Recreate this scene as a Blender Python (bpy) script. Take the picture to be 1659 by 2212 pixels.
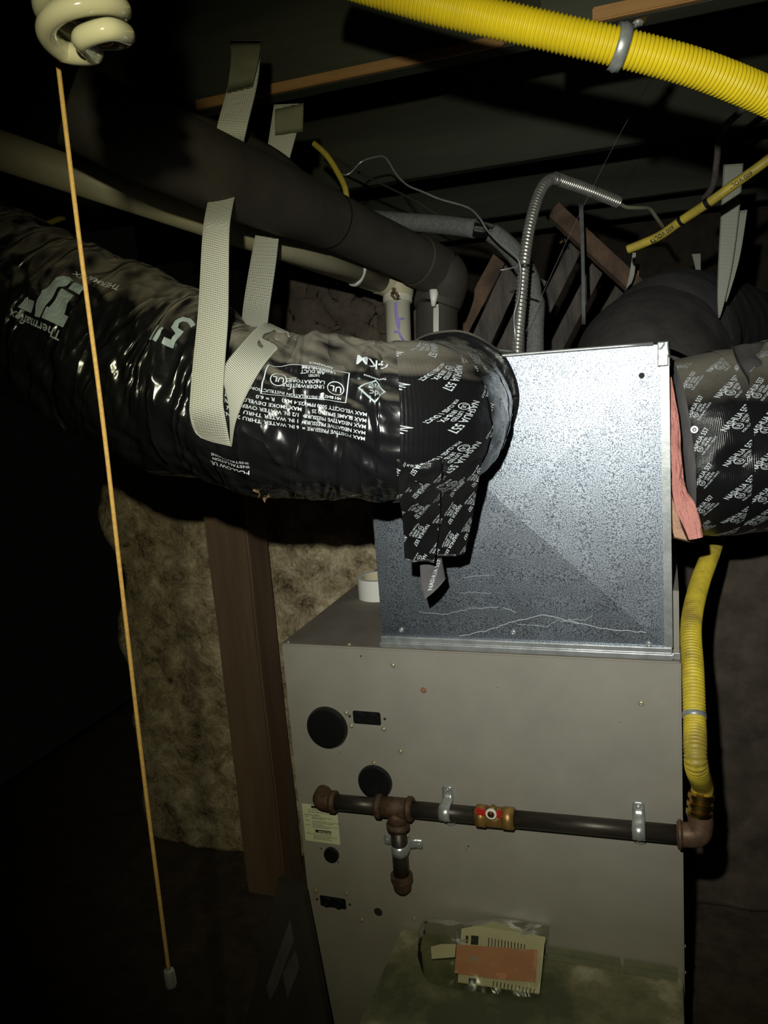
import bpy, bmesh, math, random
from mathutils import Vector, Matrix, noise
for o in list(bpy.data.objects): bpy.data.objects.remove(o)
SC = bpy.context.scene; COL = SC.collection
random.seed(4)
PI = math.pi

# ------------------------------------------------------------------ camera
FPX = 1720.3
CAM = Vector((.7185, -1.3394, 1.52))
Rc = Matrix.Rotation(.3453, 3, 'Z') @ Matrix.Rotation(-.1799, 3, 'X') @ Matrix.Rotation(.0785, 3, 'Y')
cd = bpy.data.cameras.new('camera'); cam = bpy.data.objects.new('camera', cd); COL.objects.link(cam)
cd.sensor_fit = 'VERTICAL'; cd.sensor_height = 24; cd.lens = 24 * FPX / 2212; cd.clip_start = .02
m4 = Matrix.Identity(4)
for i in range(3):
    m4[i][0] = Rc[i][0]; m4[i][1] = Rc[i][2]; m4[i][2] = -Rc[i][1]; m4[i][3] = CAM[i]
cam.matrix_world = m4
SC.camera = cam
# ------------------------------------------------------------------ light
SC.view_settings.view_transform = 'Standard'; SC.view_settings.look = 'None'
SC.view_settings.exposure = 0; SC.view_settings.gamma = 1; SC.view_settings.use_curve_mapping = False
w = bpy.data.worlds.new('world'); SC.world = w; w.use_nodes = True
w.node_tree.nodes['Background'].inputs[0].default_value = (.5, .62, .4, 1)
w.node_tree.nodes['Background'].inputs[1].default_value = .0018
def ray(px, py):
    return (Rc @ Vector(((px - 829.5) / FPX, 1, -(py - 1106) / FPX)))
def P(px, py, d): return CAM + ray(px, py) * d
def PY(px, py, y):
    r = ray(px, py); return CAM + r * ((y - CAM.y) / r.y)
def PZ(px, py, z):
    r = ray(px, py); return CAM + r * ((z - CAM.z) / r.z)
def spot(name, loc, target, watts, color, size, blend, rad):
    l = bpy.data.lights.new(name, 'SPOT'); l.energy = watts; l.color = color
    l.spot_size = math.radians(size); l.spot_blend = blend; l.shadow_soft_size = rad
    o = bpy.data.objects.new(name, l); COL.objects.link(o); o.location = loc
    o.rotation_euler = (target - loc).to_track_quat('-Z', 'Y').to_euler()
HL = CAM + Rc @ Vector((-.072, -.01, .15))
spot('torch_core', HL, P(1250, 1000, 1.3), 48, (.80, .88, 1), 66, 1, .010)
spot('torch_spill', HL, P(1120, 1060, 1.3), 43, (1, .97, .62), 88, 1, .010)

# ------------------------------------------------------------------ materials
def mat(name, col=(.5,.5,.5), rough=.6, metal=0, spec=.5, emit=None):
    m = bpy.data.materials.new(name); m.use_nodes = True
    b = m.node_tree.nodes['Principled BSDF']
    b.inputs['Base Color'].default_value = (*col, 1); b.inputs['Roughness'].default_value = rough
    b.inputs['Metallic'].default_value = metal; b.inputs['Specular IOR Level'].default_value = spec
    return m
def N(m, t, **kw):
    n = m.node_tree.nodes.new(t)
    for k, v in kw.items():
        if k in n.inputs: n.inputs[k].default_value = v
        else: setattr(n, k, v)
    return n
def L(m, a, b): m.node_tree.links.new(a, b)
def coords(m, scale=(1,1,1), kind='Object'):
    tc = N(m, 'ShaderNodeTexCoord'); mp = N(m, 'ShaderNodeMapping'); mp.inputs['Scale'].default_value = scale
    L(m, tc.outputs[kind], mp.inputs[0]); return mp.outputs[0]
def noisetex(m, scale, detail=4, rough=.6, vec=None, dist=0):
    n = N(m, 'ShaderNodeTexNoise'); n.inputs['Scale'].default_value = scale
    n.inputs['Detail'].default_value = detail; n.inputs['Roughness'].default_value = rough
    n.inputs['Distortion'].default_value = dist
    L(m, vec or coords(m), n.inputs['Vector']); return n.outputs['Fac']
def ramp(m, fac, stops):
    r = N(m, 'ShaderNodeValToRGB'); e = r.color_ramp.elements
    while len(e) < len(stops): e.new(.5)
    for i, (p, c) in enumerate(stops):
        e[i].position = p; e[i].color = (*c, 1) if len(c) == 3 else c
    L(m, fac, r.inputs[0]); return r.outputs[0]
def bsdf(m): return m.node_tree.nodes['Principled BSDF']
def bump(m, h, strength=.3, dist=.01, prev=None):
    b = N(m, 'ShaderNodeBump'); b.inputs['Strength'].default_value = strength; b.inputs['Distance'].default_value = dist
    L(m, h, b.inputs['Height'])
    if prev: L(m, prev, b.inputs['Normal'])
    L(m, b.outputs[0], bsdf(m).inputs['Normal']); return b.outputs[0]
def colramp(m, fac, stops): L(m, ramp(m, fac, stops), bsdf(m).inputs['Base Color'])
def roughramp(m, fac, a, b, lo=.3, hi=.7):
    L(m, ramp(m, fac, [(lo, (a,)*3), (hi, (b,)*3)]), bsdf(m).inputs['Roughness'])
def noisy(name, c1, c2, scale, rough=.7, metal=0, lo=.35, hi=.65, bst=.2, bd=.005, stretch=(1,1,1), detail=6, spec=.5, c3=None, bscale=None):
    m = mat(name, c1, rough, metal, spec); v = coords(m, stretch)
    f = noisetex(m, scale, detail, .65, v)
    st = [(lo, c1), (hi, c2)]
    if c3: st.append((min(1, hi + .15), c3))
    colramp(m, f, st)
    if bst: bump(m, noisetex(m, bscale or scale * 2, 6, .65, v), bst, bd)
    return m
M = {}
M['paint'] = noisy('cabinet_paint', (.265,.245,.215), (.30,.278,.245), 9, .42, 0, bst=.05, bd=.0006, bscale=900)
M['paint_top'] = noisy('dusty_paint', (.20,.175,.15), (.13,.105,.085), 7, .8, 0, bst=.1, bd=.001)
# galvanised sheet: bright zinc, fine flecks of turned crystals
g = mat('galvanized_sheet', (.62,.65,.7), .4, 1); M['galv'] = g
f1 = noisetex(g, 520, 1.5, .5)
f2 = noisetex(g, 7, 5, .7)
sp = ramp(g, f1, [(.36, (.10,.11,.14)), (.46, (.30,.33,.39)), (.62, (.46,.50,.58))])
# chalky white smears of oxide and dust low on the sheet
sz = N(g, 'ShaderNodeSeparateXYZ'); L(g, coords(g), sz.inputs[0])
lo_ = ramp(g, sz.outputs[2], [(0, (1,1,1)), (.10, (.65,.65,.65)), (.2, (0,0,0))]); sm = ramp(g, noisetex(g, 10, 7, .7, None, .6), [(.46, (0,0,0)), (.68, (1,1,1))])
mu = N(g, 'ShaderNodeMath', operation='MULTIPLY'); L(g, lo_, mu.inputs[0]); L(g, sm, mu.inputs[1])
mc = N(g, 'ShaderNodeMix', data_type='RGBA'); L(g, mu.outputs[0], mc.inputs[0]); L(g, sp, mc.inputs[6]); mc.inputs[7].default_value = (.50,.54,.62,1)
L(g, mc.outputs[2], bsdf(g).inputs['Base Color'])
me_ = N(g, 'ShaderNodeMath', operation='MULTIPLY_ADD'); L(g, mu.outputs[0], me_.inputs[0]); me_.inputs[1].default_value = -.6; me_.inputs[2].default_value = 1
L(g, me_.outputs[0], bsdf(g).inputs['Metallic'])
mx = N(g, 'ShaderNodeMath', operation='MULTIPLY_ADD'); L(g, f2, mx.inputs[0]); mx.inputs[1].default_value = .20; mx.inputs[2].default_value = .36
L(g, mx.outputs[0], bsdf(g).inputs['Roughness'])
bump(g, f1, .28, .0007)
M['galv_plain'] = noisy('folded_zinc_edge', (.58,.59,.60), (.40,.41,.42), 40, .38, .7, bst=.2, bd=.001)
M['black_plastic'] = mat('black_plastic', (.006,.006,.007), .4)
def film(name, dusty=True, rough=.16, weave=False):
    m = mat(name, (.009,.009,.010), rough, 0, .65)
    geo = N(m, 'ShaderNodeNewGeometry'); sx = N(m, 'ShaderNodeSeparateXYZ'); L(m, geo.outputs['Normal'], sx.inputs[0])
    # dust that has settled on surfaces facing up
    a = N(m, 'ShaderNodeMath', operation='MULTIPLY_ADD'); L(m, noisetex(m, 14, 6, .7), a.inputs[0]); a.inputs[1].default_value = .22
    L(m, sx.outputs[2], a.inputs[2])
    d = ramp(m, a.outputs[0], [(.62, (0,0,0)), (1.0, (1,1,1))])
    mixc = N(m, 'ShaderNodeMix', data_type='RGBA'); L(m, d, mixc.inputs[0])
    mixc.inputs[6].default_value = (.009,.009,.010,1); mixc.inputs[7].default_value = (.19,.17,.135,1) if dusty else (.04,.036,.03,1)
    L(m, mixc.outputs[2], bsdf(m).inputs['Base Color'])
    mr = N(m, 'ShaderNodeMix', data_type='FLOAT'); L(m, d, mr.inputs[0]); mr.inputs[2].default_value = rough; mr.inputs[3].default_value = .85
    L(m, mr.outputs[0], bsdf(m).inputs['Roughness'])
    if weave:
        v = coords(m, (1,1,1), 'UV')
        w1 = N(m, 'ShaderNodeTexWave', wave_type='BANDS', bands_direction='X'); w1.inputs['Scale'].default_value = 165; L(m, v, w1.inputs[0])
        w2 = N(m, 'ShaderNodeTexWave', wave_type='BANDS', bands_direction='Y'); w2.inputs['Scale'].default_value = 165; L(m, v, w2.inputs[0])
        ad = N(m, 'ShaderNodeMath', operation='ADD'); L(m, w1.outputs['Fac'], ad.inputs[0]); L(m, w2.outputs['Fac'], ad.inputs[1])
        b0 = bump(m, ad.outputs[0], .4, .0005)
        bump(m, noisetex(m, 28, 3, .5), .35, .004, b0)
    else:
        v = coords(m, (24, 4.5, 1), 'UV')
        nf = noisetex(m, 1, 1.5, .45, v, 1.0)
        s1_ = N(m, 'ShaderNodeMath', operation='SUBTRACT'); L(m, nf, s1_.inputs[0]); s1_.inputs[1].default_value = .5
        ab = N(m, 'ShaderNodeMath', operation='ABSOLUTE'); L(m, s1_.outputs[0], ab.inputs[0])
        b0 = bump(m, ab.outputs[0], 1, -.030)
        bump(m, noisetex(m, 30, 2, .5, None, .8), .3, .004, b0)
    return m
M['film'] = film('black_duct_film', True, .23)
M['tape'] = film('black_foil_tape', True, .2, True)
M['cloth'] = noisy('black_dusty_cloth', (.13,.12,.125), (.09,.083,.088), 20, .85, bst=.4, bd=.004)
M['cloth2'] = noisy('grey_dusty_jacket', (.085,.075,.072), (.05,.045,.045), 16, .85, bst=.4, bd=.006)
M['print_w'] = mat('white_ink', (.62,.66,.70), .5)
M['print_b'] = mat('pale_blue_ink', (.42,.5,.52), .4)
M['print_k'] = mat('black_ink', (.02,.02,.018), .7)
M['foam'] = noisy('black_rubber_foam', (.034,.030,.026), (.05,.043,.034), 8, .72, bst=.15, bd=.002, bscale=120, spec=.35)
M['foam_grey'] = noisy('grey_pipe_foam', (.10,.10,.10), (.17,.17,.165), 160, .8, bst=.5, bd=.002)
M['pvc'] = noisy('white_pvc', (.62,.60,.50), (.55,.52,.42), 6, .35, bst=.03, bd=.001)
M['primer'] = mat('purple_primer', (.22,.17,.52), .5)
M['pvc_old'] = noisy('dusty_pvc', (.50,.46,.33), (.40,.36,.24), 5, .5, bst=.05, bd=.001)
M['yellow'] = noisy('yellow_hose_coating', (.80,.62,.015), (.66,.48,.012), 14, .42, bst=.06, bd=.001, lo=.3, hi=.75)
M['yellow_dirty'] = noisy('dirty_yellow_coating', (.66,.50,.04), (.30,.22,.035), 12, .5, lo=.4, hi=.62, bst=.06, bd=.001)
M['cable_y'] = noisy('yellow_cable_sheath', (.52,.40,.05), (.36,.27,.04), 30, .5, bst=.05)
M['steel'] = noisy('black_iron_pipe', (.035,.031,.027), (.06,.048,.038), 25, .42, .5, bst=.2, bd=.001, stretch=(1,6,6), c3=(.14,.085,.05))
M['rust'] = noisy('rusty_iron_fitting', (.055,.034,.022), (.13,.068,.036), 70, .6, .35, bst=.7, bd=.002, c3=(.28,.18,.11))
M['rust_dark'] = noisy('brown_iron_fitting', (.10,.06,.04), (.17,.10,.06), 40, .5, .4, bst=.4, bd=.002)
M['brass'] = noisy('brass', (.75,.50,.13), (.55,.32,.08), 30, .26, 1, bst=.1, bd=.001)
M['brass_rust'] = noisy('tarnished_brass', (.55,.33,.10), (.24,.12,.045), 35, .45, .7, bst=.4, bd=.001)
M['zinc'] = noisy('zinc_plated_steel', (.60,.62,.62), (.42,.44,.44), 60, .33, .65, bst=.2, bd=.001)
M['screw'] = noisy('zinc_screw', (.55,.52,.38), (.40,.37,.27), 80, .4, .6, bst=.1, bd=.001)
M['rust_screw'] = mat('rusty_screw', (.30,.15,.08), .6, .3)
M['red'] = mat('red_handle', (.45,.02,.015), .4)
M['white'] = mat('white_cap', (.75,.74,.70), .4)
M['armor'] = noisy('steel_conduit', (.55,.53,.50), (.38,.37,.34), 50, .32, .7, bst=.1, bd=.001)
M['pink'] = noisy('pink_fibreglass', (.78,.34,.30), (.62,.26,.23), 22, .95, bst=1, bd=.01, c3=(.80,.50,.44), bscale=60, spec=.1)
M['pink2'] = noisy('tan_pink_fibreglass', (.68,.42,.30), (.55,.32,.22), 22, .95, bst=1, bd=.01, bscale=60, spec=.1)
M['wood'] = noisy('old_joist_wood', (.095,.10,.075), (.05,.053,.04), 6, .85, bst=.5, bd=.004, stretch=(.12,1,1), bscale=30)
M['wood_raw'] = noisy('raw_orange_wood', (.62,.34,.13), (.40,.21,.08), 14, .75, bst=.4, bd=.003, stretch=(.15,1,1))
M['wood_post'] = noisy('brown_post_wood', (.20,.125,.08), (.11,.07,.045), 8, .8, bst=.4, bd=.003, stretch=(1,1,.1), bscale=26, c3=(.26,.14,.08))
M['wood_grey'] = noisy('grey_plank_wood', (.16,.135,.12), (.06,.052,.05), 10, .8, bst=.6, bd=.004, stretch=(3,3,.3))
M['wood_rusty'] = noisy('reddish_plank_wood', (.17,.10,.065), (.06,.04,.03), 14, .85, bst=.6, bd=.004)
st = mat('rubble_stone', (.2,.16,.1), .9, 0, .2); M['stone'] = st
v = coords(st)
colramp(st, noisetex(st, 15, 15, .88, v, .4), [(.39, (.05,.038,.025)), (.45, (.30,.23,.14)), (.53, (.52,.42,.28)), (.62, (.85,.74,.54))])
b0 = bump(st, noisetex(st, 14, 8, .7, v), .6, .012); bump(st, noisetex(st, 120, 4, .6, v), .7, .006, b0)
st2 = noisy('earth_wall', (.050,.036,.030), (.085,.060,.048), 16, .95, bst=.9, bd=.012, detail=10, c3=(.15,.10,.07), spec=.15, lo=.4, hi=.68); M['earth'] = st2
M['earth'] = noisy('brown_earth_wall', (.070,.056,.046), (.115,.09,.072), 16, .95, bst=.6, bd=.006, detail=10, c3=(.24,.17,.12), spec=.15, lo=.4, hi=.68)
M['grime'] = noisy('grimy_sheet_metal', (.10,.11,.065), (.24,.23,.14), 6, .55, .15, bst=.3, bd=.002, c3=(.60,.55,.42), lo=.40, hi=.54, detail=10)
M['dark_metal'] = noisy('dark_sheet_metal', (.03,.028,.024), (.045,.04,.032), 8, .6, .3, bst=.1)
M['paper'] = noisy('cream_paper', (.62,.56,.38), (.55,.49,.33), 12, .8, bst=.05)
M['paper_pink'] = noisy('salmon_paper', (.58,.27,.15), (.50,.22,.12), 12, .8, bst=.1, bd=.002)
M['label'] = mat('cream_sticker', (.62,.62,.42), .5)
M['cord'] = noisy('yellow_pull_string', (.34,.21,.06), (.26,.15,.04), 300, .7, bst=.4, bd=.001)
M['cfl'] = mat('milky_glass', (.34,.32,.22), .12)
bsdf(M['cfl']).inputs['Coat Weight'].default_value = .5
M['porcelain'] = mat('white_porcelain', (.6,.57,.42), .3)
M['web_dirt'] = noisy('brown_debris', (.22,.13,.07), (.08,.05,.03), 90, .9, bst=.8, bd=.004)
# woven polyester webbing, ribs across the band
wb = mat('silver_webbing', (.5,.5,.42), .38, 0, .7); M['web'] = wb
v = coords(wb, (1,1,1), 'UV')
w1 = N(wb, 'ShaderNodeTexWave', wave_type='BANDS', bands_direction='Y'); w1.inputs['Scale'].default_value = 115; w1.inputs['Distortion'].default_value = .5; L(wb, v, w1.inputs[0])
w2 = N(wb, 'ShaderNodeTexWave', wave_type='BANDS', bands_direction='X'); w2.inputs['Scale'].default_value = 95; L(wb, v, w2.inputs[0])
mm = N(wb, 'ShaderNodeMath', operation='MULTIPLY_ADD'); L(wb, w2.outputs['Fac'], mm.inputs[0]); mm.inputs[1].default_value = .22; L(wb, w1.outputs['Fac'], mm.inputs[2])
colramp(wb, mm.outputs[0], [(.05, (.27,.265,.21)), (.5, (.62,.61,.52)), (1, (.78,.78,.70))])
bump(wb, mm.outputs[0], .8, .0016)
M['web_tape'] = noisy('grey_cloth_tape', (.20,.20,.13), (.16,.16,.11), 40, .55, bst=.3, bd=.001)
bg = mat('clear_plastic'); M['bag'] = bg
nt = bg.node_tree; tr_ = nt.nodes.new('ShaderNodeBsdfTransparent'); tr_.inputs[0].default_value = (.90,.91,.87,1)
gl_ = nt.nodes.new('ShaderNodeBsdfGlossy'); gl_.inputs['Roughness'].default_value = .22; mxs = nt.nodes.new('ShaderNodeMixShader')
fz_ = nt.nodes.new('ShaderNodeFresnel'); fz_.inputs[0].default_value = 1.4
bb_ = N(bg, 'ShaderNodeBump'); bb_.inputs['Strength'].default_value = 1; bb_.inputs['Distance'].default_value = .006
L(bg, noisetex(bg, 14, 2, .5, None, 1.0), bb_.inputs['Height'])
for q_ in (gl_, fz_): L(bg, bb_.outputs[0], q_.inputs['Normal'])
L(bg, fz_.outputs[0], mxs.inputs[0]); L(bg, tr_.outputs[0], mxs.inputs[1]); L(bg, gl_.outputs[0], mxs.inputs[2])
L(bg, mxs.outputs[0], nt.nodes['Material Output'].inputs['Surface'])

# ------------------------------------------------------------------ builders
def link(name, me, m, parent=None, smooth=True):
    o = bpy.data.objects.new(name, me); COL.objects.link(o)
    if m: me.materials.append(m)
    if smooth:
        for p in me.polygons: p.use_smooth = True
    if parent: o.parent = parent
    return o
def tag(o, label, cat=None, group=None, kind=None):
    o['label'] = label
    if cat: o['category'] = cat
    if group: o['group'] = group
    if kind: o['kind'] = kind
    return o
def thing(name, label, cat, group=None, loc=(0,0,0)):
    o = bpy.data.objects.new(name, None); COL.objects.link(o); o.empty_display_size = .05
    return tag(o, label, cat, group)
def settle(root, at):
    # move the Empty to the thing's base while its meshes stay where they are
    at = Vector(at); root.location = at
    for c in root.children:
        c.matrix_parent_inverse = Matrix.Translation(-at)
def newmesh(name, verts, faces, m, parent=None, smooth=True, uvs=None):
    me = bpy.data.meshes.new(name); me.from_pydata([tuple(v) for v in verts], [], faces)
    if uvs:
        uv = me.uv_layers.new(name='UVMap')
        for lp in me.loops: uv.data[lp.index].uv = uvs[lp.vertex_index]
    me.update(); return link(name, me, m, parent, smooth)
def bm_obj(name, bm, m, parent=None, smooth=False):
    me = bpy.data.meshes.new(name); bmesh.ops.recalc_face_normals(bm, faces=bm.faces); bm.to_mesh(me); bm.free()
    return link(name, me, m, parent, smooth)
def bm_box(bm, lo, hi, bevel=0):
    r = bmesh.ops.create_cube(bm, size=1)
    vs = r['verts']
    for v in vs:
        v.co = Vector([(lo[i] + hi[i]) / 2 + v.co[i] * (hi[i] - lo[i]) for i in range(3)])
    if bevel:
        es = list({e for v in vs for e in v.link_edges})
        bmesh.ops.bevel(bm, geom=es, offset=bevel, segments=2, affect='EDGES')
def box(name, lo, hi, m, parent=None, bevel=0):
    bm = bmesh.new(); bm_box(bm, lo, hi, bevel); return bm_obj(name, bm, m, parent)
def prism(name, pts, thick_vec, m, parent=None, smooth=False):
    n = len(pts); vs = list(pts) + [p + thick_vec for p in pts]
    fs = [tuple(range(n)), tuple(range(2*n-1, n-1, -1))] + [(i, i + n, (i+1) % n + n, (i+1) % n) for i in range(n)]
    me = bpy.data.meshes.new(name); me.from_pydata([tuple(v) for v in vs], [], fs)
    bm = bmesh.new(); bm.from_mesh(me); bmesh.ops.recalc_face_normals(bm, faces=bm.faces); bm.to_mesh(me); bm.free()
    return link(name, me, m, parent, smooth)
def catmull(pts, n):
    """resample a list of equal-length tuples at n+1 evenly spaced places"""
    k = len(pts); dim = len(pts[0])
    def ev(t):
        i = min(int(t), k - 2); f = t - i
        p = [pts[max(0, i-1)], pts[i], pts[i+1], pts[min(k-1, i+2)]]
        return [.5 * ((2*p[1][j]) + (p[2][j]-p[0][j])*f + (2*p[0][j]-5*p[1][j]+4*p[2][j]-p[3][j])*f*f + (3*p[1][j]-p[0][j]-3*p[2][j]+p[3][j])*f**3) for j in range(dim)]
    D = [ev((k-1) * i / 400) for i in range(401)]
    acc = [0]
    for a, b in zip(D, D[1:]): acc.append(acc[-1] + math.dist(a[:3], b[:3]))
    out = []; j = 0
    for i in range(n + 1):
        s = acc[-1] * i / n
        while j < 399 and acc[j+1] < s: j += 1
        f = (s - acc[j]) / max(1e-9, acc[j+1] - acc[j])
        out.append([D[j][q] + (D[j+1][q] - D[j][q]) * min(1, f) for q in range(dim)])
    return out, acc[-1]
class Sweep:
    def __init__(s, pts, n=200, up=(0,0,1), disp=None):
        # pts: (Vector, radius)
        q, s.len = catmull([(*p, r) for p, r in pts], n); s.n = n; s.disp = disp
        s.c = [Vector(a[:3]) for a in q]; s.r = [a[3] for a in q]
        s.fr = []
        nprev = None
        for i in range(n + 1):
            t = (s.c[min(n, i+1)] - s.c[max(0, i-1)]).normalized()
            if nprev is None:
                nn = Vector(up) if abs(Vector(up).dot(t)) < .9 else Vector((0,-1,0)); nn = (nn - t * nn.dot(t)).normalized()
            else: nn = (nprev - t * nprev.dot(t)).normalized()
            nprev = nn; s.fr.append((t, nn, t.cross(nn)))
    def pos(s, d, th, off=0):
        u = max(0, min(s.n - 1e-6, d / s.len * s.n)); i = int(u); f = u - i
        c = s.c[i].lerp(s.c[i+1], f); r = s.r[i] * (1-f) + s.r[i+1] * f
        n = s.fr[i][1].lerp(s.fr[i+1][1], f); b = s.fr[i][2].lerp(s.fr[i+1][2], f)
        if s.disp: r += s.disp(d, th)
        return c + (n * math.cos(th) + b * math.sin(th)) * (r + off)
    def rad(s, d):
        i = int(max(0, min(s.n, d / s.len * s.n))); return s.r[i]
    def near(s, p):
        i = min(range(s.n + 1), key=lambda k: (s.c[k] - p).length); return i / s.n * s.len
    def mesh(s, name, m, parent=None, seg=48, d0=0, d1=None, rings=None, off=0, caps=True, smooth=True, th0=0, th1=2*PI, offf=None):
        d1 = s.len if d1 is None else d1; rings = rings or s.n
        full = abs(th1 - th0 - 2*PI) < 1e-6
        vs = []; uv = []; fs = []; cols = seg + 1
        for i in range(rings + 1):
            d = d0 + (d1 - d0) * i / rings
            for j in range(cols):
                th = th0 + (th1 - th0) * j / seg
                vs.append(s.pos(d, th, off + (offf(d, th) if offf else 0))); uv.append((d, th * s.rad(d)))
        for i in range(rings):
            for j in range(seg):
                a = i * cols + j; fs.append((a, a + cols, a + cols + 1, a + 1))
        if caps and full:
            fs.append(tuple(range(cols - 1))); k = rings * cols; fs.append(tuple(range(k + cols - 2, k - 1, -1)))
        me = bpy.data.meshes.new(name); me.from_pydata([tuple(v) for v in vs], [], fs)
        ul = me.uv_layers.new(name='UVMap')
        for lp in me.loops: ul.data[lp.index].uv = uv[lp.vertex_index]
        bm = bmesh.new(); bm.from_mesh(me)
        if full: bmesh.ops.remove_doubles(bm, verts=bm.verts, dist=1e-6)
        bmesh.ops.recalc_face_normals(bm, faces=bm.faces)
        bm.to_mesh(me); bm.free()
        return link(name, me, m, parent, smooth)
def tube(name, pts, r, m, parent=None, n=60, seg=16, caps=True):
    sw = Sweep([(p, r) for p in pts], n); return sw.mesh(name, m, parent, seg, caps=caps)
def cyl(name, a, b, r, m, parent=None, seg=32, r2=None, bevel=0):
    r2 = r if r2 is None else r2; ax = (b - a); ln = ax.length; bm = bmesh.new()
    bmesh.ops.create_cone(bm, cap_ends=True, segments=seg, radius1=r, radius2=r2, depth=ln)
    if bevel:
        es = [e for e in bm.edges if abs(e.verts[0].co.z - e.verts[1].co.z) < 1e-6]
        bmesh.ops.bevel(bm, geom=es, offset=bevel, segments=2, affect='EDGES')
    rot = ax.to_track_quat('Z', 'Y').to_matrix().to_4x4()
    bmesh.ops.transform(bm, matrix=Matrix.Translation((a + b) / 2) @ rot, verts=bm.verts)
    o = bm_obj(name, bm, m, parent, True)
    for p in o.data.polygons:
        if len(p.vertices) > 4: p.use_smooth = False
    return o
def lathe(name, a, axis, prof, m, parent=None, seg=32):
    """prof: (distance along axis, radius)"""
    axis = axis.normalized(); q = axis.to_track_quat('Z', 'Y'); vs = []; fs = []
    for d, r in prof:
        for j in range(seg):
            t = 2*PI*j/seg; vs.append(a + q @ Vector((r*math.cos(t), r*math.sin(t), d)))
    for i in range(len(prof) - 1):
        for j in range(seg):
            k = (j+1) % seg; fs.append((i*seg+j, i*seg+k, (i+1)*seg+k, (i+1)*seg+j))
    fs.append(tuple(range(seg-1, -1, -1))); e = (len(prof)-1)*seg; fs.append(tuple(range(e, e+seg)))
    me = bpy.data.meshes.new(name); me.from_pydata([tuple(v) for v in vs], [], fs)
    bm = bmesh.new(); bm.from_mesh(me); bmesh.ops.recalc_face_normals(bm, faces=bm.faces); bm.to_mesh(me); bm.free()
    o = link(name, me, m, parent, True)
    try: me.set_sharp_from_angle(angle=math.radians(35))
    except Exception: pass
    return o
class Sheet:
    """thin band between two edge curves; pos(u 0..1 across, v metres along)"""
    def __init__(s, left, right, n=60, disp=None):
        A, la = catmull([tuple(p) for p in left], n); B, lb = catmull([tuple(p) for p in right], n)
        s.A = [Vector(a) for a in A]; s.B = [Vector(b) for b in B]; s.n = n; s.len = (la + lb) / 2; s.disp = disp
        s.w = sum((a - b).length for a, b in zip(s.A, s.B)) / (n + 1)
    def pos(s, x, v, off=0):   # x metres from the left edge
        u = max(0, min(s.n - 1e-6, v / s.len * s.n)); i = int(u); f = u - i
        a = s.A[i].lerp(s.A[i+1], f); b = s.B[i].lerp(s.B[i+1], f); k = x / s.w
        t = (s.A[i+1] - s.A[i] + s.B[i+1] - s.B[i]); nn = t.cross(b - a)
        nn = nn.normalized() if nn.length > 1e-9 else Vector((0,-1,0))
        if nn.dot(CAM - a) < 0: nn = -nn
        if s.disp: off += s.disp(k, v)
        return a.lerp(b, k) + nn * off
    def mesh(s, name, m, parent=None, cols=12, thick=.0012):
        vs = []; uv = []; fs = []; c1 = cols + 1; half = (s.n + 1) * c1
        for side in (0, -thick):
            for i in range(s.n + 1):
                for j in range(c1):
                    x = s.w * j / cols; v = s.len * i / s.n
                    vs.append(s.pos(x, v, side)); uv.append((x, v))
        for h in (0, half):
            for i in range(s.n):
                for j in range(cols):
                    a = h + i * c1 + j; f = (a, a + 1, a + 1 + c1, a + c1); fs.append(f if h else f[::-1])
        for i in range(s.n):
            for j in (0, cols):
                a = i * c1 + j; f = (a, a + c1, a + c1 + half, a + half); fs.append(f)
        for j in range(cols):
            for i in (0, s.n):
                a = i * c1 + j; fs.append((a, a + 1, a + 1 + half, a + half))
        return newmesh(name, vs, fs, m, parent, True, uv)
# lettering ---------------------------------------------------------
_tc = {}
def text2d(body, size, bold=0.0, xs=1.0):
    bold = min(bold, .014)
    k = (body, size, bold, xs)
    if k in _tc: return _tc[k]
    c = bpy.data.curves.new('t', 'FONT'); c.body = body; c.size = size; c.offset = bold * size; c.resolution_u = 2; c.fill_mode = 'BOTH'
    c.dimensions = '2D'
    o = bpy.data.objects.new('t', c); COL.objects.link(o)
    dg = bpy.context.evaluated_depsgraph_get(); me = o.evaluated_get(dg).to_mesh()
    vs = [(v.co.x * xs, v.co.y) for v in me.vertices]; fs = [tuple(p.vertices) for p in me.polygons]
    o.evaluated_get(dg).to_mesh_clear(); bpy.data.objects.remove(o); bpy.data.curves.remove(c)
    _tc[k] = (vs, fs); return vs, fs
def ring2d(cx, cy, r, w, seg=24, sx=1):
    vs = []; fs = []
    for j in range(seg):
        t = 2*PI*j/seg
        for q in (r, r - w): vs.append((cx + sx*q*math.cos(t), cy + q*math.sin(t)))
    for j in range(seg):
        k = (j+1) % seg; fs.append((2*j, 2*k, 2*k+1, 2*j+1))
    return vs, fs
def poly2d(pts): return list(pts), [tuple(range(len(pts)))]
def frame2d(pts, w):
    cx = sum(p[0] for p in pts)/len(pts); cy = sum(p[1] for p in pts)/len(pts); n = len(pts)
    inn = []
    for x, y in pts:
        d = math.hypot(x-cx, y-cy); k = (d - w*1.3)/d; inn.append((cx+(x-cx)*k, cy+(y-cy)*k))
    return list(pts) + inn, [(i, (i+1) % n, (i+1) % n + n, i + n) for i in range(n)]
def xf(g, dx=0, dy=0, rot=0, sc=1):
    c, s = math.cos(rot), math.sin(rot)
    return [((x*c - y*s)*sc + dx, (x*s + y*c)*sc + dy) for x, y in g[0]], g[1]
def join2d(gs):
    V = []; F = []
    for v, f in gs:
        k = len(V); V += v; F += [tuple(i + k for i in q) for q in f]
    return V, F
def width2d(g): return max(p[0] for p in g[0]) if g[0] else 0
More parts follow.
